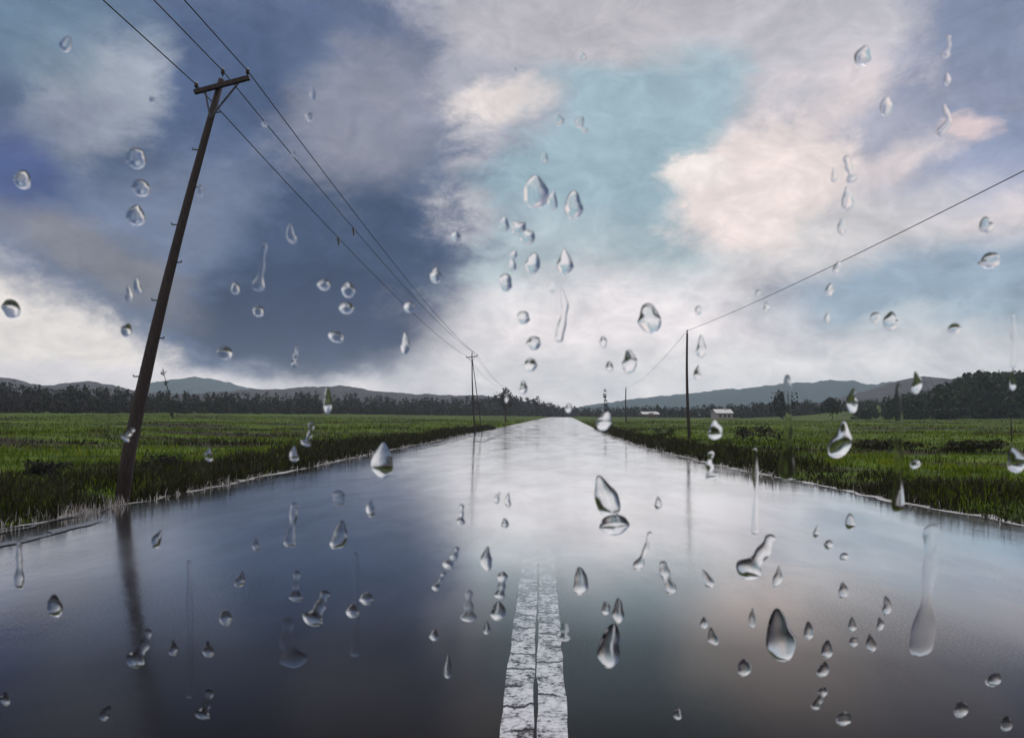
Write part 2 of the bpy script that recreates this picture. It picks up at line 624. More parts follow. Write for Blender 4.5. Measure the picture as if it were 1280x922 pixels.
v, l, s_, t = merge([blades(-1, 95000, 5, 190, 0.06, 0.22, 0.5, 90, 0.010, 0.9), blades(1, 95000, 5, 190, 0.06, 0.22, 0.45, 90, 0.010, 0.9)])
kind(fast_mesh("grass", v, l, s_, M["grass"], t), "stuff")
v, l, s_, t = merge([blades(-1, 36000, 5, 110, 0.10, 0.40, 0.22, 2.4, 0.010, 1.0), blades(1, 30000, 5, 110, 0.08, 0.34, 0.22, 1.9, 0.010, 1.0)])
kind(fast_mesh("sedge", v, l, s_, M["sedge"], t), "stuff")


def reed_bed():
    n = 2600
    y = 5.5 + 9.0 * RNG.random(n) ** 0.9
    keep = RNG.random(n) < 0.35 + 0.9 * np.clip(vnoise(y * 2.2, 0.0 * y, 4), -0.3, 1)
    y = y[keep]
    n = len(y)
    d = 0.02 + 0.5 * RNG.random(n) ** 1.5
    x = left_edge(y) - d
    z = np.maximum(field_z(-1, d, y), 0) - 0.01
    h = 0.04 + 0.20 * RNG.random(n) ** 2.2
    w = 0.006 + 0.010 * RNG.random(n)
    a = RNG.random(n) * PI
    b = RNG.random(n) * 2 * PI
    ln = 0.5 * RNG.random(n)
    P = np.stack([x, y, z], 1)
    A = np.stack([np.cos(a), np.sin(a), np.zeros(n)], 1) * (w / 2)[:, None]
    D = np.stack([np.cos(b), np.sin(b), np.zeros(n)], 1)
    up = np.array([0, 0, 1.0])
    mid = P + up * (h * 0.55)[:, None] + D * (h * ln * 0.3)[:, None]
    tip = P + up * h[:, None] + D * (h * ln)[:, None]
    vs = np.stack([P - A, P + A, mid + A * 1.1, mid - A * 1.1, tip], 1).reshape(-1, 3)
    base = np.arange(n)[:, None] * 5
    return vs, (base + np.array([0, 1, 2, 3, 3, 2, 4])).ravel(), np.tile([4, 3], n), np.repeat(RNG.random(n), 5)


def straw(side, n, y0, y1):
    """Bleached stalks and flattened straw washed up along the water's edge."""
    v, l, s, t = blades(side, n, y0, y1, 0.05, 0.20, -0.05, 0.35, 0.010, 1.2)
    return v, l, s, t


v, l, s_, t = merge([reed_bed(), straw(-1, 1500, 6, 80), straw(1, 1500, 8, 80)])
kind(fast_mesh("dead_reeds", v, l, s_, M["reed"], t), "stuff")


# ------------------------------------------------------------------ trees
def leaf_cloud(lobes, n, size, shell=0.55):
    """Leaf clumps spread through ellipsoid lobes [(centre, radii)], denser to the outside, with gaps."""
    vol = np.array([a[1][0] * a[1][1] * a[1][2] for a in lobes]) ** 0.9
    pick = RNG.choice(len(lobes), n, p=vol / vol.sum())
    cen = np.array([a[0] for a in lobes], dtype=float)[pick]
    rad = np.array([a[1] for a in lobes], dtype=float)[pick]
    d = RNG.normal(size=(n, 3))
    d /= np.linalg.norm(d, axis=1)[:, None]
    r = (shell + (1 - shell) * RNG.random(n)) * (1 + 0.22 * RNG.normal(size=n))
    p = cen + d * rad * r[:, None]
    s = size * (0.5 + RNG.random(n))
    a = RNG.normal(size=(n, 3))
    a /= np.linalg.norm(a, axis=1)[:, None]
    b = np.cross(a, RNG.normal(size=(n, 3)))
    b /= np.linalg.norm(b, axis=1)[:, None] + 1e-9
    a, b = a * s[:, None], b * (s * 0.6)[:, None]
    vs = np.stack([p - a, p + b, p + a, p - b], 1).reshape(-1, 3)
    loops = np.arange(n * 4)
    tint = np.repeat(np.clip(RNG.random(n) * 0.8 + 0.2 * RNG.random(), 0, 1), 4)
    return vs, loops, np.full(n, 4), tint


def crown_lobes(h, w, base, n, rnd, round_=True):
    out = []
    for i in range(n):
        t = rnd.random()
        zc = base + (h - base) * (0.2 + 0.62 * t)
        prof = math.sin(PI * min(1, 0.18 + 0.75 * t)) if round_ else (1.02 - t) * 0.9
        a = rnd.random() * 2 * PI
        rr = w / 2 * prof * (0.25 + 0.5 * rnd.random())
        sz = w * (0.16 + 0.14 * rnd.random()) * (0.65 + 0.5 * prof)
        out.append(((math.cos(a) * rr, math.sin(a) * rr, zc), (sz, sz, sz * (0.7 + 0.4 * rnd.random()))))
    out.append(((0, 0, h - w * 0.17), (w * 0.17, w * 0.17, w * 0.17)))
    return out


def trunk_mesh(h, r, rnd, limbs=5, w=3.0):
    bend = [Vector((0.02 * h * rnd.uniform(-1, 1), 0.02 * h * rnd.uniform(-1, 1), h * k / 5)) for k in range(6)]
    bend[0] = Vector((0, 0, -0.3))
    parts = [tube(bend, [r * (1.25 - 0.2 * k) for k in range(6)], 7)]
    for i in range(limbs):
        z0 = h * (0.35 + 0.5 * i / limbs)
        a = rnd.random() * 2 * PI
        L = w * (0.25 + 0.2 * rnd.random())
        p0 = Vector((0, 0, z0))
        p1 = p0 + Vector((math.cos(a) * L * 0.5, math.sin(a) * L * 0.5, L * 0.45))
        p2 = p0 + Vector((math.cos(a) * L, math.sin(a) * L, L * 1.1))
        parts.append(tube([p0, p1, p2], [r * 0.45, r * 0.3, r * 0.1], 5))
    return join(*parts)


def tree(name, pos, h, w, label, cat="tree", leaf="leaf_dark", n=520, lobes=9, round_=True, group=None, base=0.18, size=None, seed=1):
    rnd = random.Random(seed)
    root = empty(name, pos)
    tag(root, label, cat, group)
    mesh_obj("trunk", *trunk_mesh(h * 0.8, max(0.05, h * 0.018), rnd, 5, w), M["bark"], root, True)
    lv = leaf_cloud(crown_lobes(h, w, h * base, lobes, rnd, round_), n, size or w * 0.055)
    cr = fast_mesh("crown", *lv[:3], M[leaf], lv[3])
    cr.parent = root
    return root


def forest(name, spots, leaf, per, seed):
    """A far wood that reads as one mass: many crowns of leaf clumps and the trunks under them, one object."""
    rnd = random.Random(seed)
    parts = []
    for (x, y, z, h, w) in spots:
        lb = [((x + c[0], y + c[1], z + c[2]), r) for c, r in crown_lobes(h, w, -h * 0.25, 9, rnd)]
        parts.append(leaf_cloud(lb, per, w * 0.075, 0.35))
        # trunk as a tapered prism
        k = 5
        tv = []
        for zz, rr in ((z - 0.4, h * 0.02), (z + h * 0.75, h * 0.006)):
            for i in range(k):
                tv.append((x + rr * math.cos(2 * PI * i / k), y + rr * math.sin(2 * PI * i / k), zz))
        lo = []
        for i in range(k):
            lo += [i, (i + 1) % k, k + (i + 1) % k, k + i]
        parts.append((np.array(tv), np.array(lo), np.full(k, 4), np.full(2 * k, 0.1)))
    v, l, s, t = merge(parts)
    return kind(fast_mesh(name, v, l, s, M[leaf], t), "stuff")


def wood_line(px_y, dist, n, depth, wid, seed, jitter=0.18):
    """Spots for trees whose tops follow [(px, py)] at [(px, dist)]."""
    rnd = random.Random(seed)
    X = [a[0] for a in px_y]
    Y = [a[1] for a in px_y]
    DX = [a[0] for a in dist]
    DD = [a[1] for a in dist]
    out = []
    for i in range(n):
        px = X[0] + (X[-1] - X[0]) * (i + rnd.random()) / n
        D = float(np.interp(px, DX, DD)) + depth * rnd.random()
        top = at(px, float(np.interp(px, X, Y)), D)
        z = ground_z(top.x, D)
        h = (top.z - z) * (1 + rnd.uniform(-jitter, 0.06))
        if h < 1.0:
            continue
        out.append((top.x, D, z, h, max(wid, h * 0.8) * rnd.uniform(0.8, 1.3)))
    return out


# left wood: dark, its ragged grey-purple top falling towards the end of the road
left_top = [(-240, 462), (-60, 470), (30, 477), (70, 485), (110, 480), (160, 486), (230, 489), (300, 490), (370, 489), (430, 491), (500, 495), (560, 496), (600, 493), (640, 493), (690, 503), (720, 507)]
left_dist = [(-240, 190), (100, 230), (400, 330), (600, 440), (720, 520)]
forest("wood", wood_line(left_top, left_dist, 190, 45, 5.0, 5), "leaf_dark", 330, 3)
low_top = [(-240, 486), (0, 488), (120, 497), (300, 500), (430, 503), (560, 507), (690, 511)]
forest("wood", wood_line(low_top, [(-240, 170), (100, 200), (400, 290), (690, 420)], 150, 16, 4.0, 9), "leaf_dark", 240, 8)
# right: the low dark belt beyond the fields, then the wooded rise at the far right
belt_top = [(712, 508), (760, 508), (800, 506), (860, 507), (930, 503), (1000, 499), (1050, 502), (1120, 504), (1180, 502)]
forest("wood", wood_line(belt_top, [(715, 520), (860, 400), (1180, 300)], 170, 30, 4.6, 15), "leaf_dark", 280, 5)


def rise(x, y):
    """The knoll under the right-hand wood."""
    return 11.0 * math.exp(-(((x - 178) / 52) ** 2) - ((y - 330) / 60) ** 2)


rnd = random.Random(33)
spots = []
for i in range(300):
    px = 1065 + 355 * rnd.random()
    D = 235 + 120 * rnd.random()
    x = at(px, 500, D).x
    z = ground_z(x, D) + rise(x, D)
    topy = float(np.interp(px, [1065, 1120, 1150, 1185, 1210, 1240, 1290, 1420], [512, 502, 492, 476, 465, 462, 463, 470]))
    zt = at(px, topy, D).z
    h = min(max(3.0, (zt - z) * rnd.uniform(0.75, 1.02)), 13)
    spots.append((x, D, z, h, h * rnd.uniform(0.8, 1.1)))
forest("wood", spots, "leaf_green", 330, 12)
kv, kf = [], []
nk = 40
for j in range(nk + 1):
    for i in range(nk + 1):
        x = 30 + 300 * i / nk
        y = 200 + 260 * j / nk
        kv.append((x, y, ground_z(x, y) - 0.35 + rise(x, y) * (1 + 0.05 * float(vnoise(x * 0.08, y * 0.08, 3)))))
for j in range(nk):
    for i in range(nk):
        a = j * (nk + 1) + i
        kf.append((a, a + 1, a + nk + 2, a + nk + 1))
kind(mesh_obj("wooded_knoll_ground", kv, kf, M["ground"], smooth=True))


def put(px, dist):
    x = at(px, 510, dist).x
    return Vector((x, dist, ground_z(x, dist) - 0.1))


def h_to(px, py, pos):
    return at(px, py, pos.y).z - pos.z


for nm, px, py, D, wpx, label, cat, leaf, rd, n, seed in [
    ("round_tree", 632, 483, 300, 26, "dark bushy tree beside the last pole on the left of the road", "tree", "leaf_dark", True, 620, 3),
    ("small_tree", 672, 494, 380, 13, "small dark tree just left of the bright end of the road", "tree", "leaf_dark", True, 380, 4),
    ("slender_tree", 756, 486, 330, 12, "slender dark tree with a pointed top to the right of the road's end", "tree", "leaf_dark", False, 420, 5),
    ("broad_tree", 978, 490, 250, 40, "broad misty grey tree standing in the middle of the right-hand belt", "tree", "leaf_dark", True, 700, 6),
    ("broad_tree", 1040, 497, 260, 34, "low wide tree in the belt, right of the broad misty one", "tree", "leaf_dark", True, 600, 7),
    ("round_tree", 1130, 494, 250, 42, "lowest green tree at the left foot of the wooded rise", "tree", "leaf_green", True, 800, 8),
    ("round_tree", 1176, 477, 255, 52, "green round tree halfway up the slope of the wooded rise", "tree", "leaf_green", True, 950, 9),
    ("round_tree", 1226, 463, 262, 58, "tallest green tree on top of the wooded rise", "tree", "leaf_green", True, 1050, 10),
    ("round_tree", 1284, 468, 250, 60, "dark green tree on the wooded rise cut off by the right side of the view", "tree", "leaf_green", True, 1000, 11),
]:
    p = put(px, D)
    h = h_to(px, py, p)
    tree(nm, p, h, wpx * D / FPX, label, cat, leaf, n, 10 if rd else 8, rd, None, 0.05, None, seed)


def sapling(pos, tip, label):
    root = empty("leaning_sapling", pos)
    tag(root, label, "sapling")
    d = Vector(tip) - Vector(pos)
    mesh_obj("trunk", *tube([(0, 0, -0.2), d * 0.5 + Vector((0.15, 0, 0)), d], [0.16, 0.1, 0.03], 6), M["bark"], root, True)
    lv = leaf_cloud([(tuple(d * k), (0.45, 0.45, 0.5)) for k in (0.1, 0.3, 0.5, 0.7, 0.9)], 130, 0.16)
    cr = fast_mesh("crown", *lv[:3], M["leaf_green"], lv[3])
    cr.parent = root


p = put(217, 150)
sapling(p, at(203, 459, 150), "thin leaning green sapling sticking up above the dark left wood")


def shrub(px, D, wpx, hpx, label, leaf="leaf_olive", seed=1):
    p = put(px, D)
    rnd = random.Random(seed)
    w, h = wpx * D / FPX, hpx * D / FPX
    root = empty("shrub", p)
    tag(root, label, "shrub")
    st = [tube([(0, 0, -0.05), (rnd.uniform(-.2, .2) * w, rnd.uniform(-.2, .2) * w, h * 0.4), (rnd.uniform(-.35, .35) * w, rnd.uniform(-.3, .3) * w, h * 0.85)], [0.02, 0.014, 0.005], 5) for _ in range(7)]
    mesh_obj("stems", *join(*st), M["bark"], root, True)
    lob = [((rnd.uniform(-.36, .36) * w, rnd.uniform(-.3, .3) * w, h * rnd.uniform(0.25, 0.75)), (w * .2, w * .2, h * .25)) for _ in range(8)]
    lv = leaf_cloud(lob, 700, w * 0.025, 0.3)
    cr = fast_mesh("foliage", *lv[:3], M[leaf], lv[3])
    cr.parent = root


shrub(205, 22, 62, 26, "dark low shrub just right of the leaning pole's foot", "leaf_dark", 2)
shrub(60, 18, 95, 30, "dark spreading shrub on the bank behind the bleached reeds", "leaf_dark", 4)
shrub(828, 62, 34, 14, "bright little shrub left of the slim right-hand pole's foot", "leaf_olive", 5)
shrub(945, 40, 60, 34, "dark shrub on the right bank beside the slim pole", "leaf_dark", 6)
shrub(1110, 38, 110, 17, "long brown shrub in the middle of the right-hand field", "leaf_olive", 7)
shrub(1225, 34, 120, 19, "brown shrub in the right-hand field before the thin post", "leaf_olive", 8)


# ------------------------------------------------------------------ hills
def hill(name, D, depth, prof, material, seed):
    """A real ridge: PROF gives its skyline [(px, py)] at distance D; it slopes down to front and back."""
    X = [a[0] for a in prof]
    Y = [a[1] for a in prof]
    n, k = 420, 14
    vs, fs = [], []
    for i in range(n + 1):
        px = X[0] + (X[-1] - X[0]) * i / n
        t = at(px, float(np.interp(px, X, Y)), D)
        hz = max(0.5, t.z - 2)
        for j in range(k + 1):
            u = j / k * 2 - 1
            f = (1 - u * u) ** 1.2
            y = D + depth * u
            nz = float(vnoise(t.x / 60.0, y / 80.0, seed)) * 0.07 + float(vnoise(t.x / 17.0, y / 30.0, seed + 1)) * 0.03 + (0.02 * float(vnoise(t.x / 7.0, y / 14.0, seed + 2)) + 0.02 * float(vnoise(t.x / 3.1, y / 9.0, seed + 4)))
            vs.append((t.x, y, -6 + (hz + 8) * f * (1 + nz)))
    for i in range(n):
        for j in range(k):
            a = i * (k + 1) + j
            fs.append((a, a + k + 1, a + k + 2, a + 1))
    return kind(mesh_obj(name, vs, fs, material, smooth=True))


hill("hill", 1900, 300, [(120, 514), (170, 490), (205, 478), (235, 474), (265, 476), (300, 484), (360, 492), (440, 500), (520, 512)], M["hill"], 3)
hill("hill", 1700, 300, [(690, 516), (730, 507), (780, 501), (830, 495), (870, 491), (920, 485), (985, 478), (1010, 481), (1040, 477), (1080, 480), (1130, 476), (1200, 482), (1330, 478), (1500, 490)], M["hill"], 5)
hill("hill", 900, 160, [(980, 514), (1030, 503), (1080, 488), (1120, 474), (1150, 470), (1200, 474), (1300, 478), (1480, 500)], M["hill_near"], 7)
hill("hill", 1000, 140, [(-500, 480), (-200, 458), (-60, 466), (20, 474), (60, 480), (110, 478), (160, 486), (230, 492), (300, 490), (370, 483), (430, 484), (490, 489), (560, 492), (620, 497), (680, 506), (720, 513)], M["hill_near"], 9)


# ------------------------------------------------------------------ houses beyond the fields
def house(name, px, D, wid, dep, wall_h, roof_h, label, wall, roof, cat, chim=True):
    p = put(px, D)
    p.z -= 0.1
    root = empty(name, p)
    root.rotation_euler = (0, 0, R(12))
    tag(root, label, cat)
    w, d = wid / 2, dep / 2
    vs = [(-w, -d, 0), (w, -d, 0), (w, d, 0), (-w, d, 0), (-w, -d, wall_h), (w, -d, wall_h), (w, d, wall_h), (-w, d, wall_h), (-w, 0, wall_h + roof_h), (w, 0, wall_h + roof_h)]
    mesh_obj("wall", vs, [(0, 1, 5, 4), (2, 3, 7, 6), (1, 2, 6, 9, 5), (3, 0, 4, 8, 7), (0, 3, 2, 1)], M[wall], root)
    e = 0.35
    rv = []
    for (yy, zz) in ((-d - e, wall_h - e * roof_h / d), (0, wall_h + roof_h + 0.02), (d + e, wall_h - e * roof_h / d)):
        for xx in (-w - e, w + e):
            rv += [(xx, yy, zz), (xx, yy, zz + 0.18)]
    rf = []
    for a in (0, 4):
        rf += [(a, a + 2, a + 6, a + 4), (a + 1, a + 5, a + 7, a + 3), (a, a + 4, a + 5, a + 1), (a + 2, a + 3, a + 7, a + 6)]
    rf += [(0, 1, 3, 2), (8, 10, 11, 9)]
    rr = mesh_obj("roof", rv, rf, M[roof], root)
    if chim:
        mesh_obj("chimney", *box((w * 0.5, 0, wall_h + roof_h + 0.35), (0.6, 0.6, 1.0)), M[wall], rr)
    for k in (-0.55, 0.0, 0.55):
        if chim or k:
            fr = mesh_obj("window", *box((k * wid * 0.5, -d - 0.02, wall_h * 0.55), (0.9, 0.08, 1.1)), M["render"], root)
            mesh_obj("pane", *box((k * wid * 0.5, -d - 0.075, wall_h * 0.55), (0.72, 0.03, 0.92)), M["glass_dark"], fr)
    if not chim:
        mesh_obj("door", *box((0, -d - 0.03, 1.25), (2.2, 0.08, 2.5)), M["roof_red"], root)


house("farmhouse", 902, 300, 6.0, 5, 2.2, 1.2, "pale farmhouse with a light roof among the dark trees right of the slim pole", "render", "roof_pale", "house")
house("barn", 811, 380, 7.5, 6, 1.9, 1.0, "low brown barn with a pale roof left of the slim pole", "boards", "roof_pale", "barn", False)


# ------------------------------------------------------------------ poles and wires
def lerp(a, b, t):
    return a + (b - a) * t


def utility_pole(base, top, r0, r1, arm, label, bolts=0, group=None, stay=None, n_ins=3):
    """base, top: where the shaft stands and ends; arm: (left end, right end) of the crossarm or None."""
    root = empty("utility_pole", base)
    tag(root, label, "pole", group)
    b = Vector(base)
    d = Vector(top) - b
    ins = []
    pts, rad = [], []
    for k in range(9):
        t = k / 8
        bow = 0.012 * d.length * math.sin(PI * t)
        pts.append(d * t + Vector((-bow, 0, 0)) + (Vector((0, 0, -0.5)) if k == 0 else Vector()))
        rad.append(lerp(r0, r1, t) * (1 + 0.03 * math.sin(7 * t)))
    mesh_obj("shaft", *tube(pts, rad, 14), M["wood"], root, True)
    if arm:
        a, c = Vector(arm[0]) - b, Vector(arm[1]) - b
        ax = (c - a).normalized()
        y = Vector((0, 1, 0))
        z = ax.cross(y).normalized()
        rot = Matrix((ax, y, z)).transposed()
        off = y * (-(r1 + 0.045))
        L = (c - a).length
        am = mesh_obj("crossarm", *box((a + c) / 2 + off, (L, 0.075, 0.075), rot), M["wood"], root)
        # two flat braces from the arm to the shaft
        mid = (a + c) / 2
        foot = d - d.normalized() * 0.75 + Vector((0, -r1 - 0.02, 0))
        for t in (0.2, 0.8):
            mesh_obj("brace", *tube([a.lerp(c, t) + off + Vector((0, 0, -0.05)), foot], [0.018, 0.018], 6), M["steel"], root)
        sp = [0.03, 0.5, 0.97] if n_ins == 3 else [0.03, 0.97]
        for t in sp:
            q = a.lerp(c, t) + off
            if t == 0.5:
                q = d + Vector((0.02, 0, 0.02))
            hh = 0.2
            prof = [(0.0, 0.014), (0.05, 0.012), (0.051, 0.034), (0.075, 0.04), (0.095, 0.026), (0.1, 0.034), (0.125, 0.03), (0.135, 0.02), (0.15, 0.016)]
            st = q + Vector((0, 0, 0.03))
            mesh_obj("insulator", *tube([st + Vector((0, 0, pz)) for pz, _ in prof], [pr for _, pr in prof], 10), M["porcelain"], root, True)
            ins.append(b + st + Vector((0, 0, 0.1)))
    else:
        q = d
        prof = [(0.0, 0.02), (0.07, 0.02), (0.071, 0.07), (0.13, 0.05), (0.2, 0.04)]
        mesh_obj("insulator", *tube([q + Vector((0, 0, pz)) for pz, _ in prof], [pr for _, pr in prof], 10), M["porcelain"], root, True)
        ins.append(b + q + Vector((0, 0, 0.15)))
    for k in range(bolts):
        t = 0.30 + 0.62 * k / max(1, bolts - 1)
        s = 1 if k % 2 else -1
        c = d * t + Vector((-0.012 * d.length * math.sin(PI * t), 0, 0))
        r = lerp(r0, r1, t)
        mesh_obj("step_bolt", *tube([c + Vector((s * r * 0.7, 0, 0)), c + Vector((s * (r + 0.09), -0.02, 0)), c + Vector((s * (r + 0.095), -0.02, 0.03))], [0.013, 0.013, 0.013], 6), M["steel"], root)
    if stay is not None:
        mesh_obj("stay_strut", *tube([d * 0.93, Vector(stay) - b], [0.032, 0.04], 8), M["wood"], root, True)
    return root, ins


D1 = 14.6
b1 = at(147, 632, D1)
b1.z = ground_z(b1.x, D1) - 0.05
t1 = at(277, 99, D1)
pole1, ins1 = utility_pole(b1, t1, 0.128, 0.055, (at(246, 118, D1), at(314, 100, D1)), "tall dark wooden utility pole leaning to the right on the near left bank", 8)

GP = "power poles along the road"
D2 = 75.0
b2 = at(594, 535, D2)
b2.z = ground_z(b2.x, D2)
t2 = at(590, 441, D2)
st2 = at(603, 535, D2 + 1.0)
st2.z = ground_z(st2.x, st2.y) - 0.1
pole2, ins2 = utility_pole(b2, t2, 0.08, 0.045, (at(583, 447, D2), at(597, 445, D2)), "far left wooden pole propped by a slanting strut", 0, None, st2)
D3 = 165.0
b3 = at(632, 520, D3)
b3.z = ground_z(b3.x, D3)
t3 = at(632, 484, D3)
pole3, ins3 = utility_pole(b3, t3, 0.17, 0.11, (at(629, 486.5, D3), at(635, 486, D3)), "smallest pole on the left, seen against the wood by the road's end")
D4 = 57.0
b4 = at(862, 552, D4)
b4.z = ground_z(b4.x, D4)
t4 = at(859, 416, D4)
pole4, ins4 = utility_pole(b4, t4, 0.115, 0.065, None, "slim upright pole without a crossarm on the right-hand bank", 0)
b5 = Vector((17.0, 170, ground_z(17.0, 170)))
t5 = b5 + Vector((0, 0, 7.0))
pole5, ins5 = utility_pole(b5, t5, 0.15, 0.1, None, "faint distant pole on the right of the road before the slender tree")


def wire(spans, r, label, clamps=()):
    pts = []
    for (a, b, sag) in spans:
        a, b = Vector(a), Vector(b)
        n = 22
        for i in range(n if (a, b) != spans[-1][:2] else n + 1):
            t = i / n
            p = a.lerp(b, t)
            p.z -= 4 * sag * t * (1 - t)
            if not pts or (p - pts[-1]).length > 0.01:
                pts.append(p)
    root = mesh_obj("power_line", *tube(pts, [r] * len(pts), 6), M["cable"], None, True)
    tag(root, label, "wire", None)
    for c in clamps:
        p = min(pts, key=lambda q: abs(q.y - c))
        mesh_obj("line_clamp", *join(box(p + Vector((0, 0, -0.05)), (0.05, 0.16, 0.14)), box(p + Vector((0, 0, -0.16)), (0.03, 0.05, 0.12))), M["steel"], root)
    return root


back = -42.0
for k, (nm, cl) in enumerate([("left power line running from the left end of the leaning pole's crossarm", (24.5,)),
                              ("middle power line carried on the tip of the leaning pole", (25.5,)),
                              ("right power line running from the right end of the leaning pole's crossarm", ())]):
    order = {0: 0, 1: 1, 2: 2}[k]
    a = ins1[order]
    prev = Vector((a.x - 0.25 + 0.1 * k, back, a.z + 0.25))
    far = ins3[order] + Vector((2.6, 150, 1.4))
    wire([(prev, a, 0.35), (a, ins2[order], 0.55), (ins2[order], ins3[order], 0.7), (ins3[order], far, 1.2)], 0.0105, nm, cl)
a4 = ins4[0]
wire([(Vector((a4.x + 0.3, -25, a4.z - 0.05)), a4, 0.75), (a4, ins5[0], 0.9)], 0.011, "single power line rising to the right from the slim upright pole")

# thin post in the right-hand field
pp = put(1263, 45)
post = mesh_obj("field_post", *join(tube([pp + Vector((0, 0, -0.3)), pp + Vector((0.02, 0, 0.75)), pp + Vector((0.0, 0, 1.25))], [0.045, 0.04, 0.036], 8)), M["wood"], None, True)
tag(post, "thin dark wooden post standing in the grass at the far right", "post")

# ------------------------------------------------------------------ windscreen and rain
# the view is through a raked pane half a metre ahead; the drops sit on its outer face
PANE_D = 0.52
RAKE = R(18)
fwd = CAM_M @ Vector((0, 0, -1))
upc = CAM_M @ Vector((0, 1, 0))
rgt = CAM_M @ Vector((1, 0, 0))
pane_n = (fwd * math.cos(RAKE) + upc * math.sin(RAKE)).normalized()      # points out of the car
pane_up = (upc * math.cos(RAKE) - fwd * math.sin(RAKE)).normalized()
PANE_C = Vector((0, 0, CAM_H)) + fwd * PANE_D
PANE_M = Matrix((rgt, pane_up, pane_n)).transposed()

m, nt, out = mat("clear_windscreen")
tr = nd(nt, "ShaderNodeBsdfTransparent")
tr.inputs[0].default_value = (0.97, 0.97, 0.97, 1)
nt.links.new(tr.outputs[0], out.inputs[0])
M["pane"] = m
pv, pf = box((0, 0, -0.003), (1.5, 0.92, 0.005))
pane = mesh_obj("windscreen", pv, pf, M["pane"])
pane.matrix_world = Matrix.Translation(PANE_C) @ PANE_M.to_4x4()
tag(pane, "clear car windscreen, wet with rain, that the whole road is seen through", "windscreen")

m, nt, out = mat("rain_water")
gl = nd(nt, "ShaderNodeBsdfGlass")
gl.inputs["IOR"].default_value = 1.333
gl.inputs["Roughness"].default_value = 0.03
gl.inputs["Color"].default_value = (1, 1, 1, 1)
nt.links.new(gl.outputs[0], out.inputs[0])
M["water"] = m


def on_pane(px, py):
    d = ray(px, py)
    o = Vector((0, 0, CAM_H))
    t = (PANE_C - o).dot(pane_n) / d.dot(pane_n)
    p = o + d * t - PANE_C
    return Vector((p.dot(rgt), p.dot(pane_up))), t


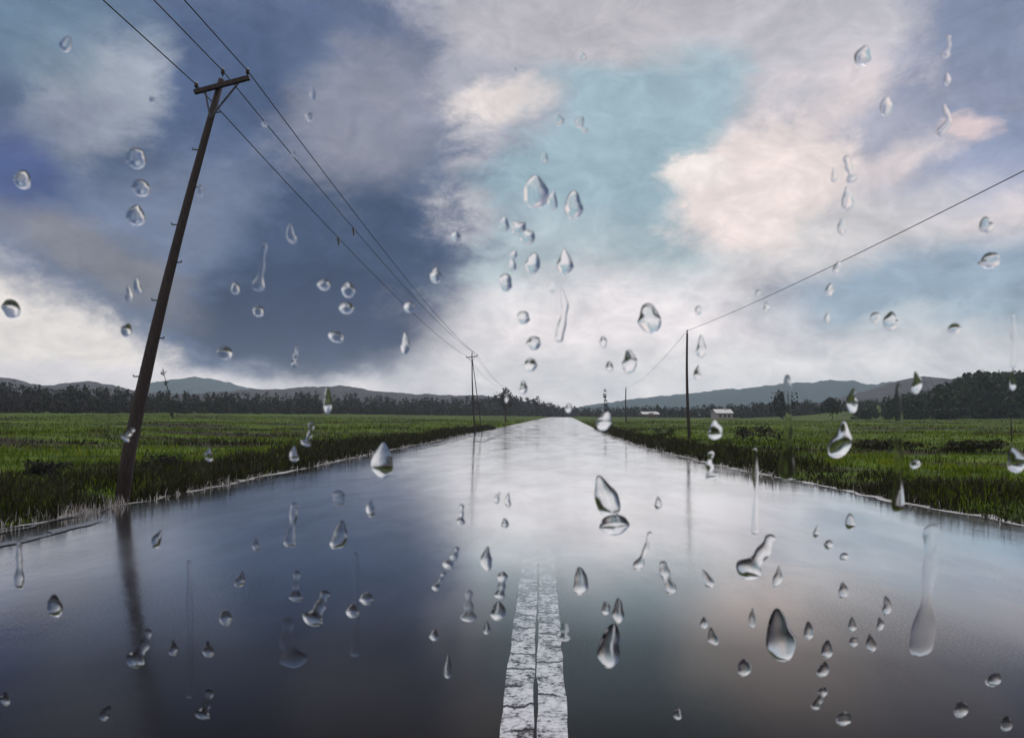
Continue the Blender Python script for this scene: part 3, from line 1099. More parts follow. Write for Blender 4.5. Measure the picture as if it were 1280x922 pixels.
def raindrop(pts, wpx, prof, label, seed):
    """A drop or a run: PTS its spine from top to bottom, WPX its full width, PROF how the width goes along it."""
    rnd = random.Random(seed)
    P = []
    for p in pts:
        v, t = on_pane(*p)
        P.append(v)
    half = 0.5 * wpx * t / FPX
    # resample with smooth corners
    N = 26
    seg = [(P[i + 1] - P[i]).length for i in range(len(P) - 1)]
    tot = sum(seg)

    def along(s):
        s = max(0, min(1, s)) * tot
        for i, L in enumerate(seg):
            if s <= L or i == len(seg) - 1:
                return P[i].lerp(P[i + 1], s / L)
            s -= L
    raw = [along(k / N) for k in range(N + 1)]
    for _ in range(3 if len(P) > 2 else 0):
        raw = [raw[0]] + [(raw[i - 1] + raw[i] * 2 + raw[i + 1]) / 4 for i in range(1, N)] + [raw[-1]]
    ph = [rnd.random() * 6.28 for _ in range(4)]
    c = sum(raw, Vector((0, 0))) / len(raw)
    K = 12
    vs, fs = [], []
    own_nk, own_pk, own_h = rnd.uniform(0.42, 0.9), rnd.uniform(0.6, 1.0), rnd.uniform(0.75, 1.15)
    if prof == "t" and len(P) == 2:
        mid = (P[0] + P[1]) / 2
        d0 = P[1] - P[0]
        P = [P[0], mid + Vector((-d0.y, d0.x)) * rnd.uniform(-0.13, 0.13), P[1]]
        seg = [(P[i + 1] - P[i]).length for i in range(2)]
        tot = sum(seg)
        raw = [along(k / N) for k in range(N + 1)]
        for _ in range(8):
            raw = [raw[0]] + [(raw[i - 1] + raw[i] * 2 + raw[i + 1]) / 4 for i in range(1, N)] + [raw[-1]]
    hgt = own_h * {"o": 0.38, "t": 0.38, "r": 0.32, "f": 0.10}[prof]
    for i in range(N + 1):
        # stations bunched at both ends so that the ends are round
        s = 0.5 - 0.5 * math.cos(PI * i / N)
        s = min(max(s, 0.0015), 0.9985)
        p = along(s) if len(P) == 2 else raw[min(N, int(round(s * N)))].lerp(raw[min(N, int(round(s * N)))], 0)
        if len(P) > 2:
            f = s * N
            k = min(N - 1, int(f))
            p = raw[k].lerp(raw[k + 1], f - k)
            tg = raw[min(N, k + 2)] - raw[max(0, k - 1)]
        else:
            tg = P[1] - P[0]
        tg = tg.normalized()
        nrm = Vector((-tg.y, tg.x))
        if prof == "o":
            w = math.sqrt(max(0, 1 - (2 * s - 1) ** 2))
        elif prof == "t":
            nk = 0.62 * 0.5 + own_nk * 0.5 if tot < 3.0 * half else own_nk * 0.75
            w = math.sqrt(max(0, 1 - (2 * s - 1) ** 2)) * (nk + (1 - nk) * smooth01(s / own_pk))
        else:
            e = min(1, math.sqrt(max(0, 1 - (1 - min(1, s * tot / (half * 0.9))) ** 2)), math.sqrt(max(0, 1 - (1 - min(1, (1 - s) * tot / (half * 1.0))) ** 2)))
            w = e * (0.55 + 0.22 * math.sin(5.5 * s + ph[0]) * math.sin(11 * s + ph[1]) + 0.45 * smooth01((s - 0.6) / 0.3))
        w *= 1 + 0.045 * math.sin(4 * PI * s + ph[2])
        w = max(w, 0.02)
        sh = half * 0.04 * math.sin(3.0 * PI * s + ph[3]) * w
        for k in range(K + 1):
            a = PI * k / K
            x = math.cos(a)
            z = hgt * half * w * (max(0.0, 1 - x * x)) ** 0.9
            asym = 1 + 0.04 * math.sin(ph[1] + 5 * s) * (1 if x > 0 else -1)
            q = p + nrm * (half * w * x * asym + sh) - c
            vs.append((q.x, q.y, z))
    for i in range(N):
        for k in range(K):
            a = i * (K + 1) + k
            fs.append((a, a + 1, a + K + 2, a + K + 1))
        a = i * (K + 1)
        fs.append((a + K, a, a + K + 1, a + 2 * K + 1))
    fs.append(tuple(range(K + 1))[::-1])
    fs.append(tuple(N * (K + 1) + k for k in range(K + 1)))
    me = bpy.data.meshes.new("raindrop")
    me.from_pydata(vs, [], fs)
    me.update()
    bm = bmesh.new()
    bm.from_mesh(me)
    bmesh.ops.recalc_face_normals(bm, faces=bm.faces)
    for f in bm.faces:
        f.smooth = True
    for e in bm.edges:
        if len(e.link_faces) == 2 and e.calc_face_angle(0) > R(50) and abs(e.verts[0].co.z) < 1e-7 and abs(e.verts[1].co.z) < 1e-7:
            e.smooth = False
    bm.to_mesh(me)
    bm.free()
    me.materials.append(M["water"])
    o = bpy.data.objects.new("raindrop", me)
    C.objects.link(o)
    o.matrix_world = Matrix.Translation(PANE_C + rgt * c.x + pane_up * c.y + pane_n * 0.0002) @ PANE_M.to_4x4()
    tag(o, label, "raindrop", "raindrops on the windscreen")
    return o


def D_(x, y, w, h, label, prof="o", tilt=0.0):
    return ([(x + tilt * h / 2, y - h / 2), (x - tilt * h / 2, y + h / 2)], w, prof, label)


DROPS = [
    # over the storm cloud, left
    D_(28, 224, 20, 22, "pale green raindrop at the left side of the storm sky", "t", 0.3),
    D_(170, 198, 22, 26, "topmost of three fat raindrops in a column left of the leaning pole", "o", -0.3),
    D_(176, 235, 21, 21, "middle one of three fat raindrops in a column left of the leaning pole"),
    D_(172, 269, 23, 26, "lowest of three fat raindrops in a column left of the leaning pole", "t"),
    D_(250, 239, 7, 15, "tiny bright raindrop just right of the leaning pole's middle"),
    D_(365, 292, 13, 26, "slanting raindrop below the clamps on the power lines", "t", -0.2),
    D_(331, 155, 7, 7, "pinhead raindrop right of the leaning pole's crossarm"),
    D_(368, 193, 7, 7, "pinhead raindrop between the middle and right power lines"),
    D_(392, 116, 8, 20, "thin upright raindrop in the grey cloud right of the pole top", "t"),
    D_(387, 146, 10, 11, "small brownish raindrop under the thin upright one in the grey cloud"),
    D_(190, 125, 7, 8, "pinhead raindrop at the right tip of the white cloud streak"),
    D_(84, 55, 14, 20, "ragged raindrop high in the top left corner sky", "t", 0.4),
    ([(331, 303), (327, 338), (321, 364)], 12, "r", "long broken water run on the dark cloud right of the leaning pole"),
    D_(293, 360, 11, 16, "bright oval raindrop left of the long broken run", "t"),
    D_(323, 389, 13, 14, "faint round raindrop under the long broken run"),
    D_(405, 356, 16, 14, "white wide raindrop on the darkest part of the storm cloud"),
    D_(420, 421, 19, 14, "wide raindrop low in the storm cloud above its bright hem", "o", 0.2),
    D_(435, 362, 17, 20, "upper of two touching raindrops by the storm cloud's dark core", "t"),
    D_(433, 385, 18, 15, "lower of two touching raindrops by the storm cloud's dark core"),
    D_(173, 357, 9, 22, "narrow bright raindrop beside the pole, right one of a pair", "t", -0.2),
    D_(160, 367, 10, 22, "narrow dull raindrop beside the pole, left one of a pair", "t"),
    D_(159, 413, 14, 17, "blue raindrop on the white wedge of sky left of the pole", "t", 0.3),
    D_(14, 386, 20, 24, "greenish smeared raindrop on the white wedge of sky at the left side"),
    D_(281, 441, 18, 17, "clear round raindrop on the white strip above the left wood"),
    ([(371, 433), (369, 446), (367, 460)], 8, "r", "short run on the white strip above the left wood"),
    D_(409, 500, 11, 34, "bright upright raindrop hanging in front of the left wood", "t"),
    ([(390, 527), (388, 542), (380, 557)], 12, "r", "bent water run over the left meadow"),
    D_(368, 567, 14, 20, "round raindrop at the foot of the bent run over the left meadow", "t"),
    D_(262, 568, 10, 18, "lone small raindrop in the dark grass of the left meadow", "t"),
    ([(168, 535), (160, 543), (154, 550)], 11, "r", "small white run clinging beside the leaning pole's lower part"),
    D_(480, 575, 28, 46, "large clear bell-shaped raindrop on the left edge of the road", "t"),
    # the middle of the sky
    D_(698, 150, 13, 14, "left one of two small grey raindrops at the top of the blue gap", "t", -0.4),
    D_(724, 152, 13, 14, "right one of two small grey raindrops at the top of the blue gap", "t", 0.4),
    D_(731, 163, 7, 8, "pinhead raindrop under the pair at the top of the blue gap"),
    D_(680, 197, 10, 13, "little raindrop above the big white one in the blue gap", "t"),
    D_(669, 240, 32, 42, "big white raindrop in the blue gap, widest of its cluster", "t"),
    D_(693, 250, 13, 25, "slim white raindrop between two fat ones in the blue gap", "t"),
    D_(717, 256, 26, 36, "round fat white raindrop with a dark cap in the blue gap", "t"),
    D_(631, 280, 12, 19, "small raindrop touching the slanting white run in the blue gap", "t"),
    ([(641, 277), (652, 290), (666, 303)], 27, "r", "slanting fat white water run under the cluster in the blue gap"),
    D_(570, 296, 12, 13, "faint round raindrop at the left rim of the blue gap"),
    D_(728, 72, 9, 12, "dark speck-like raindrop in the lilac cloud above the blue gap", "t"),
    D_(643, 87, 5, 6, "tiniest raindrop in the lilac cloud left of the blue gap"),
    ([(644, 313), (640, 325), (641, 338)], 13, "r", "curved little run left of the round drop below the blue gap"),
    D_(666, 329, 19, 27, "round raindrop below the slanting fat run", "t", 0.2),
    D_(705, 327, 22, 33, "teardrop right of the round one below the blue gap", "t"),
    D_(632, 353, 16, 23, "flat pale raindrop at the lower left of the blue gap"),
    ([(702, 362), (707, 382), (703, 404), (698, 428)], 13, "r", "long crooked white run in the pale sky above the road's end"),
    D_(654, 397, 16, 17, "raindrop with a dark arc left of the long crooked run"),
    D_(667, 429, 18, 18, "round pale raindrop below the one with the dark arc"),
    D_(663, 456, 16, 17, "round swirled raindrop in the pale sky over the road's end"),
    D_(654, 484, 12, 17, "raindrop just above the trees at the road's end, left of it", "t"),
    D_(811, 398, 30, 38, "largest grey raindrop in the pale sky right of the long crooked run", "t", -0.2),
    D_(785, 452, 20, 30, "blurred tall raindrop below the largest grey one", "t"),
    D_(754, 428, 9, 15, "small pinkish raindrop left of the blurred tall one"),
    D_(761, 458, 10, 14, "small pale raindrop at the lower left of the blurred tall one", "t"),
    D_(546, 344, 15, 20, "raindrop with a dark left rim at the edge of the storm cloud", "t"),
    D_(512, 384, 14, 14, "bright round raindrop beside the power lines near the storm's edge"),
    D_(506, 429, 13, 28, "tall dull raindrop at the lower tip of the storm cloud", "t"),
    D_(756, 526, 20, 24, "white splashed raindrop at the right edge of the road's far end", "t", 0.4),
    D_(711, 510, 9, 12, "small pink raindrop right over the road's end"),
    D_(633, 496, 6, 15, "tiny slim raindrop in front of the smallest pole", "t"),
    # the right-hand sky
    D_(1080, 70, 21, 25, "fat raindrop with a dark top high in the right-hand cloud", "t", 0.3),
    D_(1109, 133, 15, 25, "curled raindrop below the fat one high in the right-hand cloud", "t"),
    ([(1186, 44), (1187, 58), (1181, 73)], 9, "r", "short run beside the blue-grey patch in the top right corner"),
    D_(1184, 99, 8, 17, "small raindrop under the short run in the top right corner", "t"),
    ([(1180, 130), (1187, 152), (1173, 169)], 11, "r", "hooked run below the top right corner's blue-grey patch"),
    ([(1057, 195), (1062, 212), (1066, 229)], 13, "r", "slim run at the top of the column left of the single power line"),
    D_(1058, 248, 17, 30, "round raindrop in the middle of the column left of the single power line", "t"),
    D_(1053, 284, 10, 21, "lowest dark raindrop of the column left of the single power line", "t"),
    D_(1042, 218, 8, 20, "faint narrow raindrop beside the slim run in the right-hand cloud", "t"),
    D_(1234, 281, 17, 20, "dark raindrop below the single power line near the right side", "t", -0.3),
    D_(1235, 326, 25, 20, "wide triangular raindrop over the light blue window at the right", "t"),
    D_(1047, 334, 10, 17, "raindrop just below the single power line's middle", "t", 0.3),
    D_(1038, 362, 11, 16, "pinkish raindrop on the light blue, above a smaller one", "t"),
    D_(1035, 397, 8, 13, "smaller pale raindrop below the pinkish one on the light blue", "t"),
    D_(873, 388, 8, 12, "small raindrop just above the slim pole's top"),
    D_(948, 366, 7, 8, "pinhead raindrop above the single power line, left half"),
    D_(957, 384, 8, 13, "small raindrop touching the single power line from below", "t"),
    D_(1094, 397, 12, 14, "smaller left one of two raindrops in the light blue window"),
    D_(1115, 401, 18, 24, "bigger right one of two raindrops in the light blue window", "t"),
    D_(1193, 411, 15, 14, "faint pale raindrop low in the light blue window at the right"),
    D_(876, 433, 14, 30, "long raindrop close to the slim pole, upper of two", "t"),
    D_(873, 466, 11, 19, "short raindrop close to the slim pole, lower of two", "t"),
    D_(1144, 478, 14, 28, "bright raindrop in front of the purple hill", "t"),
    D_(1068, 500, 14, 32, "pale raindrop in front of the low belt of trees", "t"),
    D_(1267, 474, 9, 28, "thin streaky raindrop in front of the wooded rise's top", "t"),
    # over the right-hand field
    D_(893, 537, 20, 25, "white raindrop in the grass right of the slim pole's foot", "t"),
    D_(1048, 549, 30, 46, "large clear raindrop with a bright lip over the right-hand field", "t", 0.3),
    ([(890, 563), (886, 580), (892, 600)], 15, "r", "white run at the road's right edge by the slim pole"),
    D_(1144, 580, 12, 11, "tiny white raindrop in the green of the right-hand field"),
    D_(1270, 574, 22, 32, "clear raindrop over the right-hand field cut by the right side", "t", -0.3),
    # over the wet road, left half
    D_(197, 674, 12, 23, "small raindrop on the road right of the leaning pole's reflection top", "t", 0.4),
    ([(186, 786), (180, 808), (163, 833)], 18, "r", "yellowish run at the lower end of the leaning pole's reflection"),
    D_(215, 809, 12, 20, "raindrop right of the yellowish run", "t"),
    D_(282, 772, 14, 20, "round raindrop on the dark road, below a slanting one", "o"),
    D_(259, 811, 14, 20, "dull raindrop between the round one and the yellowish run", "t"),
    D_(299, 723, 12, 20, "slanting raindrop on the dark left half of the road", "t", 0.4),
    D_(320, 681, 8, 17, "slim raindrop on the road near its left edge", "t"),
    ([(368, 628), (366, 655), (361, 684)], 15, "r", "straight run hanging from the road's left edge"),
    ([(371, 713), (370, 732), (370, 752)], 14, "r", "short upright run below the straight one on the left half of the road"),
    ([(408, 738), (400, 760), (386, 781)], 24, "r", "dark slanting run ending in a fat bead on the left half of the road"),
    D_(422, 668, 22, 36, "dark wide raindrop with a bright top on the left half of the road", "t", 0.3),
    D_(423, 622, 24, 20, "shadowy wide raindrop near the left edge of the bright reflection", "f"),
    D_(133, 891, 11, 19, "little olive raindrop in the bottom left corner", "t", 0.5),
    D_(68, 757, 18, 29, "clear raindrop in the dark water at the far left", "t"),
    ([(360, 772), (358, 802), (370, 834)], 30, "f", "large faint pale run low on the left half of the road"),
    ([(262, 861), (260, 878), (250, 898)], 15, "r", "dark bluish run low near the bottom left"),
    D_(7, 873, 11, 17, "bright raindrop on the left side of the bottom corner", "t"),
    ([(23, 676), (24, 705), (24, 736)], 11, "r", "pale straight run at the far left below the reeds"),
    D_(465, 635, 11, 23, "small dark upright raindrop on the left half of the bright reflection", "t"),
    ([(577, 630), (577, 643), (575, 656)], 11, "r", "small run at the left border of the pink reflection"),
    ([(572, 683), (566, 698), (556, 710)], 15, "r", "white-edged slanting run, upper of two in line"),
    ([(555, 715), (550, 726), (543, 738)], 11, "r", "dark slanting run, lower of two in line"),
    D_(610, 698, 15, 31, "smooth dark raindrop left of the road line's end", "t"),
    ([(629, 714), (627, 732), (624, 748)], 17, "r", "yellow-grey run left of the road line"),
    D_(621, 763, 20, 24, "dark fat raindrop under the yellow-grey run", "t", 0.2),
    D_(586, 757, 18, 40, "broad shadowy raindrop left of the dark fat one", "f"),
    D_(608, 784, 10, 17, "tiny raindrop below the dark fat one left of the road line", "t"),
    D_(458, 748, 16, 16, "round bright-rimmed raindrop in the dark left half, upper of a pair"),
    D_(442, 763, 17, 18, "bright smudged raindrop in the dark left half, lower of a pair", "t"),
    D_(560, 832, 12, 31, "pointed raindrop alone near the lower left of the road line", "t"),
    D_(544, 793, 12, 15, "small dark raindrop above the pointed one", "t"),
    # over the wet road, right half
    D_(757, 620, 34, 52, "big dark olive raindrop on the pink reflection", "t", -0.35),
    D_(768, 656, 36, 26, "wide pink raindrop just below the big dark olive one"),
    D_(822, 629, 9, 17, "little grey raindrop right of the big dark olive one", "t"),
    ([(813, 664), (806, 690), (795, 713)], 11, "r", "thin slanting white run at the right border of the pink reflection"),
    D_(724, 726, 20, 36, "clear teardrop right of the road line's end", "t"),
    ([(828, 701), (833, 722), (841, 742)], 17, "r", "white run with a bright lower bead on the blue reflection"),
    D_(756, 760, 12, 17, "small raindrop left of the green pair on the right half", "t"),
    D_(773, 763, 16, 32, "green upper raindrop above the long dark one", "t"),
    D_(765, 807, 29, 56, "long dark green raindrop below the small green one", "t", 0.1),
    D_(706, 790, 19, 22, "faint round raindrop touching the road line's right side", "f"),
    D_(848, 891, 11, 16, "small bright raindrop near the bottom right of the road line", "t"),
    D_(630, 654, 10, 13, "little grey raindrop on the pink reflection, below a pair", "t"),
    D_(623, 622, 8, 16, "left one of a pair of thin raindrops on the pink reflection", "t", 0.3),
    D_(636, 625, 8, 19, "right one of a pair of thin raindrops on the pink reflection", "t"),
    ([(966, 668), (950, 695), (927, 722)], 34, "r", "large olive slanting run on the blue right half of the road"),
    D_(884, 723, 14, 23, "dark slanted raindrop left of the large olive run", "t", -0.5),
    D_(971, 720, 12, 27, "olive raindrop right of the large olive run", "t", 0.2),
    D_(977, 793, 36, 66, "largest dark green raindrop on the right half of the road", "t", -0.2),
    D_(880, 778, 10, 15, "upper brownish raindrop of a slanting pair on the right half", "t"),
    D_(892, 795, 14, 22, "lower brownish raindrop of a slanting pair on the right half", "t", -0.3),
    D_(941, 772, 9, 25, "slim bright raindrop left of the largest dark green one", "t"),
    D_(929, 834, 16, 22, "round olive raindrop below left of the largest dark green one", "t"),
    D_(1010, 788, 12, 23, "white-tipped raindrop right of the largest dark green one", "t"),
    D_(1065, 780, 10, 19, "upper one of two little brown raindrops on the right half", "t"),
    D_(1067, 802, 10, 13, "lower one of two little brown raindrops on the right half"),
    D_(1107, 757, 11, 25, "highest raindrop of a slanting row of three on the right half", "t"),
    D_(1099, 780, 9, 17, "middle raindrop of a slanting row of three on the right half", "t"),
    D_(1089, 803, 12, 23, "lowest raindrop of a slanting row of three on the right half", "t", -0.2),
    D_(1028, 836, 14, 19, "bright slanted raindrop beneath a dark one low on the right half", "t", 0.4),
    D_(1035, 811, 14, 23, "dark raindrop with a pale heart low on the right half", "t"),
    ([(1031, 858), (1026, 872), (1017, 886)], 14, "r", "pale slanting run near the bottom on the right half"),
    D_(1055, 898, 17, 17, "square-ish bright raindrop at the very bottom right of centre"),
    D_(1062, 652, 13, 21, "raindrop with a dark right rim near the right bank", "t"),
    D_(1036, 681, 10, 13, "upper of two pale specks below the right bank"),
    D_(1055, 696, 10, 11, "lower of two pale specks below the right bank"),
    D_(1021, 664, 7, 17, "slim white raindrop under the right bank's reeds", "t", 0.2),
    D_(1053, 738, 12, 21, "dark leaf-shaped raindrop in the blue water on the right", "t"),
    D_(1243, 849, 17, 17, "bright slanted raindrop in the bottom right corner area", "t", 0.6),
    D_(1200, 886, 16, 21, "grey raindrop with a dark foot in the bottom right", "t"),
    D_(1258, 904, 13, 19, "pale raindrop in the very corner at bottom right", "t"),
    ([(1165, 655), (1163, 700), (1158, 752), (1150, 820)], 28, "f", "long dark run down the water under the right-hand field"),
]


for i, (pts, w, prof, label) in enumerate(DROPS):
    raindrop(pts, w, prof, label, 100 + i)
for i, (pts, w, label) in enumerate([
    ([(984, 468), (986, 530), (983, 600)], 16, "broad faint water trail hanging in front of the right-hand belt and verge"),
    ([(943, 560), (945, 610), (944, 668)], 10, "faint water trail crossing the road's right edge beside the slim pole"),
    ([(1266, 392), (1268, 425), (1267, 460)], 10, "faint water trail in the sky above the wooded rise at the right side"),
    ([(236, 700), (238, 780), (236, 872)], 10, "long faint water trail down the dark left half of the road"),
    ([(690, 335), (691, 352), (690, 366)], 8, "short faint water trail above the long crooked run in the pale sky"),
    ([(1123, 478), (1124, 560), (1122, 640)], 14, "faint water trail from the purple hill down over the right-hand field"),
    ([(444, 690), (446, 750), (443, 820)], 12, "faint water trail passing behind the bright-rimmed pair on the left half of the road"),
]):
    o = raindrop(pts, w, "f", label, 900 + i)
    o.name = "water_trail"
    o["category"] = "water trail"
    o["group"] = "water trails on the windscreen"

# ------------------------------------------------------------------ haze
m, nt, out = mat("damp_air")
vol = nd(nt, "ShaderNodeVolumePrincipled")
vol.inputs["Color"].default_value = (0.82, 0.92, 1.0, 1)
vol.inputs["Density"].default_value = 0.00021
vol.inputs["Anisotropy"].default_value = 0.25
nt.links.new(vol.outputs[0], out.inputs["Volume"])
HZ = True
if HZ:
    zlo, zhi = -12.0, 95.0
    hv, hf = box((0, 1100, (zlo + zhi) / 2), (5200, 2400, zhi - zlo))
    kind(mesh_obj("haze", hv, hf, m), "stuff")

# ------------------------------------------------------------------ sky
SUN_EL, SUN_AZ = R(58), R(18)
W = bpy.data.worlds.new("World")
S.world = W
W.use_nodes = True
nt = W.node_tree
for n in list(nt.nodes):
    nt.nodes.remove(n)
wout = nd(nt, "ShaderNodeOutputWorld")
bg = nd(nt, "ShaderNodeBackground")
STR = 0.1
bg.inputs["Strength"].default_value = STR
nt.links.new(bg.outputs[0], wout.inputs[0])
sky = nd(nt, "ShaderNodeTexSky", sky_type="NISHITA")
sky.sun_disc = False
sky.sun_elevation = SUN_EL
sky.sun_rotation = SUN_AZ
sky.air_density = 1.0
sky.dust_density = 2.0
tc = nd(nt, "ShaderNodeTexCoord")
dirv = tc.outputs["Generated"]
sep = nd(nt, "ShaderNodeSeparateXYZ")
nt.links.new(dirv, sep.inputs[0])
az = mathn(nt, "ARCTAN2", sep.outputs[0], sep.outputs[1])
el = mathn(nt, "ARCSINE", sep.outputs[2])
RAD = 180 / PI
azd = mathn(nt, "MULTIPLY", az, RAD)
eld = mathn(nt, "MULTIPLY", el, RAD)
ae = nd(nt, "ShaderNodeCombineXYZ")
nt.links.new(azd, ae.inputs[0])
nt.links.new(eld, ae.inputs[1])
# warp: billows push the cloud edges about
mp = nd(nt, "ShaderNodeMapping")
mp.inputs["Scale"].default_value = (1, 1, 1.7)
nt.links.new(dirv, mp.inputs[0])
wn = nd(nt, "ShaderNodeTexNoise")
wn.inputs["Scale"].default_value = 5.0
wn.inputs["Detail"].default_value = 6
wn.inputs["Roughness"].default_value = 0.6
nt.links.new(mp.outputs[0], wn.inputs["Vector"])
sub = nd(nt, "ShaderNodeVectorMath", operation="SUBTRACT")
nt.links.new(wn.outputs["Color"], sub.inputs[0])
sub.inputs[1].default_value = (0.5, 0.5, 0.5)
scl = nd(nt, "ShaderNodeVectorMath", operation="MULTIPLY")
nt.links.new(sub.outputs[0], scl.inputs[0])
scl.inputs[1].default_value = (6.5, 5.0, 0)
add = nd(nt, "ShaderNodeVectorMath", operation="ADD")
nt.links.new(ae.outputs[0], add.inputs[0])
nt.links.new(scl.outputs[0], add.inputs[1])
AE = add.outputs[0]
edge_n = mathn(nt, "SUBTRACT", noise(nt, mp.outputs[0], 9.0, 10, 0.66, 0.3), 0.5)
edge_n = mathn(nt, "MULTIPLY", edge_n, 1.9)
puff = noise(nt, mp.outputs[0], 7.0, 10, 0.64, 0.6)
wisp = noise(nt, mp.outputs[0], 21.0, 8, 0.62, 1.2)


def az_el(px, py):
    d = ray(px, py)
    return math.degrees(math.atan2(d.x, d.y)), math.degrees(math.asin(d.z))


def skyc(c):
    return tuple(v / STR for v in lin(c))


col = None
base_c = mixc(nt, ramp(nt, puff, [(0.3, (0, 0, 0)), (0.7, (1, 1, 1))]), skyc((140, 146, 162)), skyc((188, 187, 194)))
col = base_c


def blob(cx, cy, rx, ry, rot, c, soft=0.45, rag=0.6, amt=1.0):
    """A cloud bank or a gap: an ellipse in azimuth and elevation whose edge the noise frays."""
    global col
    a, e = az_el(cx, cy)
    k = RAD / FPX
    mpn = nd(nt, "ShaderNodeMapping", vector_type="TEXTURE")
    mpn.inputs["Location"].default_value = (a, e, 0)
    mpn.inputs["Rotation"].default_value = (0, 0, R(rot))
    mpn.inputs["Scale"].default_value = (rx * k, ry * k, 1)
    nt.links.new(AE, mpn.inputs[0])
    ln = nd(nt, "ShaderNodeVectorMath", operation="LENGTH")
    nt.links.new(mpn.outputs[0], ln.inputs[0])
    d = mathn(nt, "MULTIPLY_ADD", edge_n, rag, ln.outputs["Value"])
    mr = nd(nt, "ShaderNodeMapRange", interpolation_type="SMOOTHSTEP")
    nt.links.new(d, mr.inputs[0])
    soft *= 0.8
    mr.inputs[1].default_value = 1 - soft
    mr.inputs[2].default_value = 1 + soft
    mr.inputs[3].default_value = amt
    mr.inputs[4].default_value = 0
    col = mixc(nt, mr.outputs[0], col, c if not isinstance(c, tuple) else skyc(c))


# clear air in the gaps
gap = mixc(nt, 0.82, sky.outputs[0], skyc((144, 171, 179)))
gap_pale = mixc(nt, 0.8, sky.outputs[0], skyc((176, 188, 192)))
gap_blue = mixc(nt, 0.82, sky.outputs[0], skyc((128, 154, 176)))
# upper right veil, bright bank, blue-grey corners
blob(1000, 60, 330, 120, 0, (182, 181, 190), 0.6, 0.6)
blob(1090, 210, 260, 110, 8, (212, 203, 206), 0.5, 0.8)
blob(1240, 70, 75, 100, 20, (112, 128, 160), 0.6, 1.0, 0.85)
blob(1120, 160, 100, 26, 8, (146, 154, 178), 0.6, 1.0, 0.75)
blob(1200, 225, 110, 34, 18, (142, 154, 184), 0.6, 1.0, 0.8)
blob(1215, 160, 24, 10, 0, (222, 202, 202), 0.6, 1.0, 0.8)
# light blue window low on the right
blob(1165, 362, 180, 54, 0, gap_blue, 0.5, 0.9, 0.9)
blob(1000, 300, 170, 40, 6, (208, 205, 207), 0.6, 0.9, 0.85)
blob(1120, 400, 60, 14, 5, (190, 200, 208), 0.7, 1.0, 0.8)
# clear teal gap in the middle
blob(735, 235, 195, 165, 35, gap, 0.35, 0.7)
blob(850, 120, 85, 60, 30, gap, 0.45, 0.9, 0.95)
blob(680, 345, 190, 70, 0, gap_pale, 0.6, 0.6, 0.85)
# bright cumulus edges round the gap
blob(945, 225, 110, 72, 25, (232, 219, 216), 0.4, 1.0)
blob(870, 207, 45, 18, 10, (234, 226, 222), 0.4, 1.0, 0.95)
blob(545, 285, 70, 38, 20, (214, 211, 214), 0.45, 1.0)
# grey-lilac bank, upper middle
blob(560, 95, 160, 100, 20, (160, 162, 175), 0.45, 0.9)
blob(615, 135, 85, 26, 16, (212, 205, 204), 0.5, 1.0)
blob(560, 190, 60, 26, 10, (190, 188, 194), 0.5, 1.0)
blob(760, 30, 190, 40, 0, (184, 181, 188), 0.6, 0.8)
# storm, left
blob(240, 190, 330, 260, -20, (92, 108, 138), 0.3, 0.7)
blob(420, 320, 150, 120, -25, (62, 80, 112), 0.4, 0.7)
blob(255, 130, 120, 110, 0, (72, 90, 124), 0.5, 0.9)
blob(395, 395, 175, 58, -4, (50, 67, 99), 0.3, 0.7)
blob(440, 30, 80, 45, 0, (82, 98, 132), 0.6, 0.9, 0.8)
blob(450, 150, 90, 80, 30, (142, 145, 160), 0.6, 1.0, 0.8)
blob(230, 260, 80, 60, 40, (118, 130, 154), 0.7, 1.1, 0.7)
blob(125, 120, 70, 60, 30, (164, 172, 184), 0.6, 1.2, 0.85)
blob(35, 45, 100, 45, 20, (104, 130, 152), 0.7, 1.0, 0.75)
blob(70, 160, 70, 22, 15, (132, 140, 160), 0.7, 1.1, 0.7)
blob(60, 265, 90, 55, 0, (112, 126, 156), 0.7, 1.1, 0.7)
blob(15, 210, 50, 45, 0, (62, 82, 134), 0.7, 0.9, 0.8)
blob(120, 330, 110, 34, -22, (128, 128, 132), 0.6, 1.0, 0.7)
# bright wedge under the storm
blob(10, 440, 235, 76, -22, (238, 231, 226), 0.35, 0.7)
blob(240, 486, 290, 30, -2, (226, 221, 224), 0.5, 0.6)
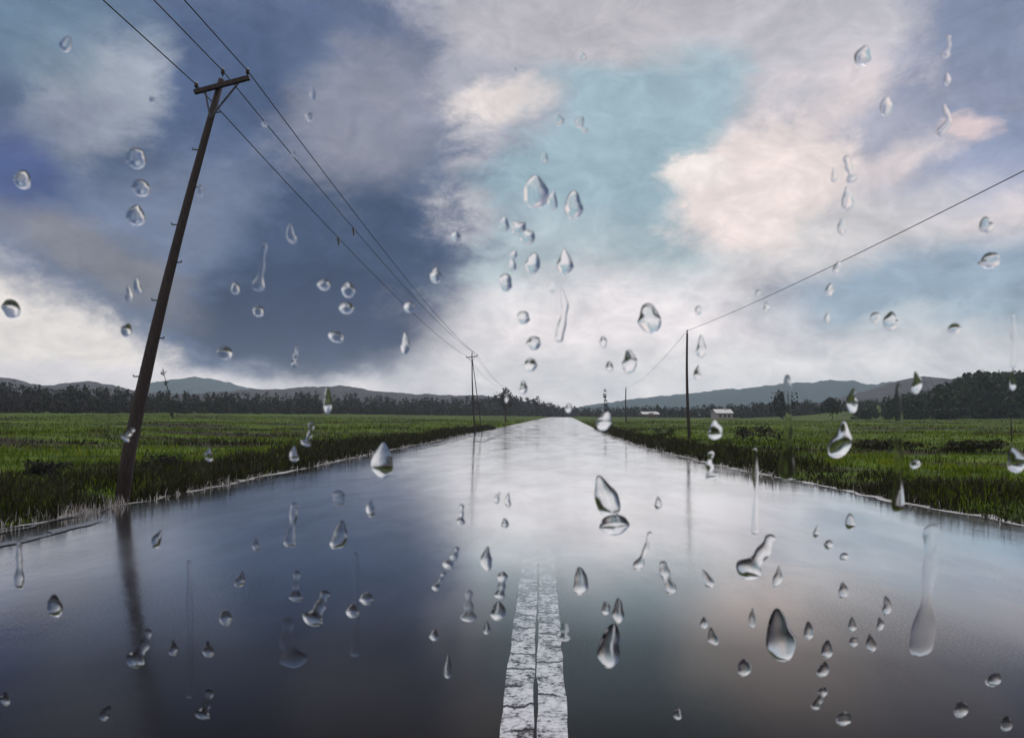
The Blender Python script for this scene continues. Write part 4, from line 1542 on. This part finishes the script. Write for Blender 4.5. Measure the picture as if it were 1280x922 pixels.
# the glow over the end of the road
blob(765, 440, 205, 92, 0, (242, 234, 236), 0.6, 0.5, 0.92)
blob(950, 465, 400, 45, 0, (222, 222, 224), 0.7, 0.4, 0.8)

# light through all of it, thin billows
col = mixc(nt, 1.0, col, ramp(nt, puff, [(0.27, (0.80, 0.82, 0.85)), (0.5, (1.1, 1.1, 1.1)), (0.74, (1.38, 1.36, 1.34))]), "MULTIPLY")
col = mixc(nt, 1.0, col, ramp(nt, wisp, [(0.3, (0.90, 0.91, 0.92)), (0.5, (1.0, 1.0, 1.0)), (0.7, (1.12, 1.11, 1.10))]), "MULTIPLY")
# an overcast sky is brightest overhead
zen = nd(nt, "ShaderNodeMapRange", interpolation_type="SMOOTHSTEP")
nt.links.new(eld, zen.inputs[0])
zen.inputs[1].default_value = 28
zen.inputs[2].default_value = 65
zen.inputs[3].default_value = 1.0
zen.inputs[4].default_value = 2.8
zv = nd(nt, "ShaderNodeVectorMath", operation="SCALE")
nt.links.new(col, zv.inputs[0])
nt.links.new(zen.outputs[0], zv.inputs["Scale"])
nt.links.new(zv.outputs[0], bg.inputs[0])

sun_d = bpy.data.lights.new("sun", "SUN")
sun_d.energy = 1.4
sun_d.angle = R(14)
sun_d.color = (1.0, 0.96, 0.9)
sun = bpy.data.objects.new("sun", sun_d)
C.objects.link(sun)
sdir = Vector((math.sin(SUN_AZ) * math.cos(SUN_EL), math.cos(SUN_AZ) * math.cos(SUN_EL), math.sin(SUN_EL)))
sun.rotation_euler = (-sdir).to_track_quat("-Z", "Y").to_euler()
sun.location = (0, 0, 60)

# ------------------------------------------------------------------ render
S.view_settings.view_transform = "Standard"
S.view_settings.look = "None"
S.view_settings.exposure = 0.0
S.view_settings.gamma = 1.0
S.view_settings.use_curve_mapping = False
S.render.engine = "CYCLES"
S.cycles.use_denoising = True
S.cycles.max_bounces = 10
S.cycles.transmission_bounces = 8
S.cycles.transparent_max_bounces = 12
S.cycles.volume_bounces = 4
S.cycles.caustics_reflective = False
S.cycles.caustics_refractive = False
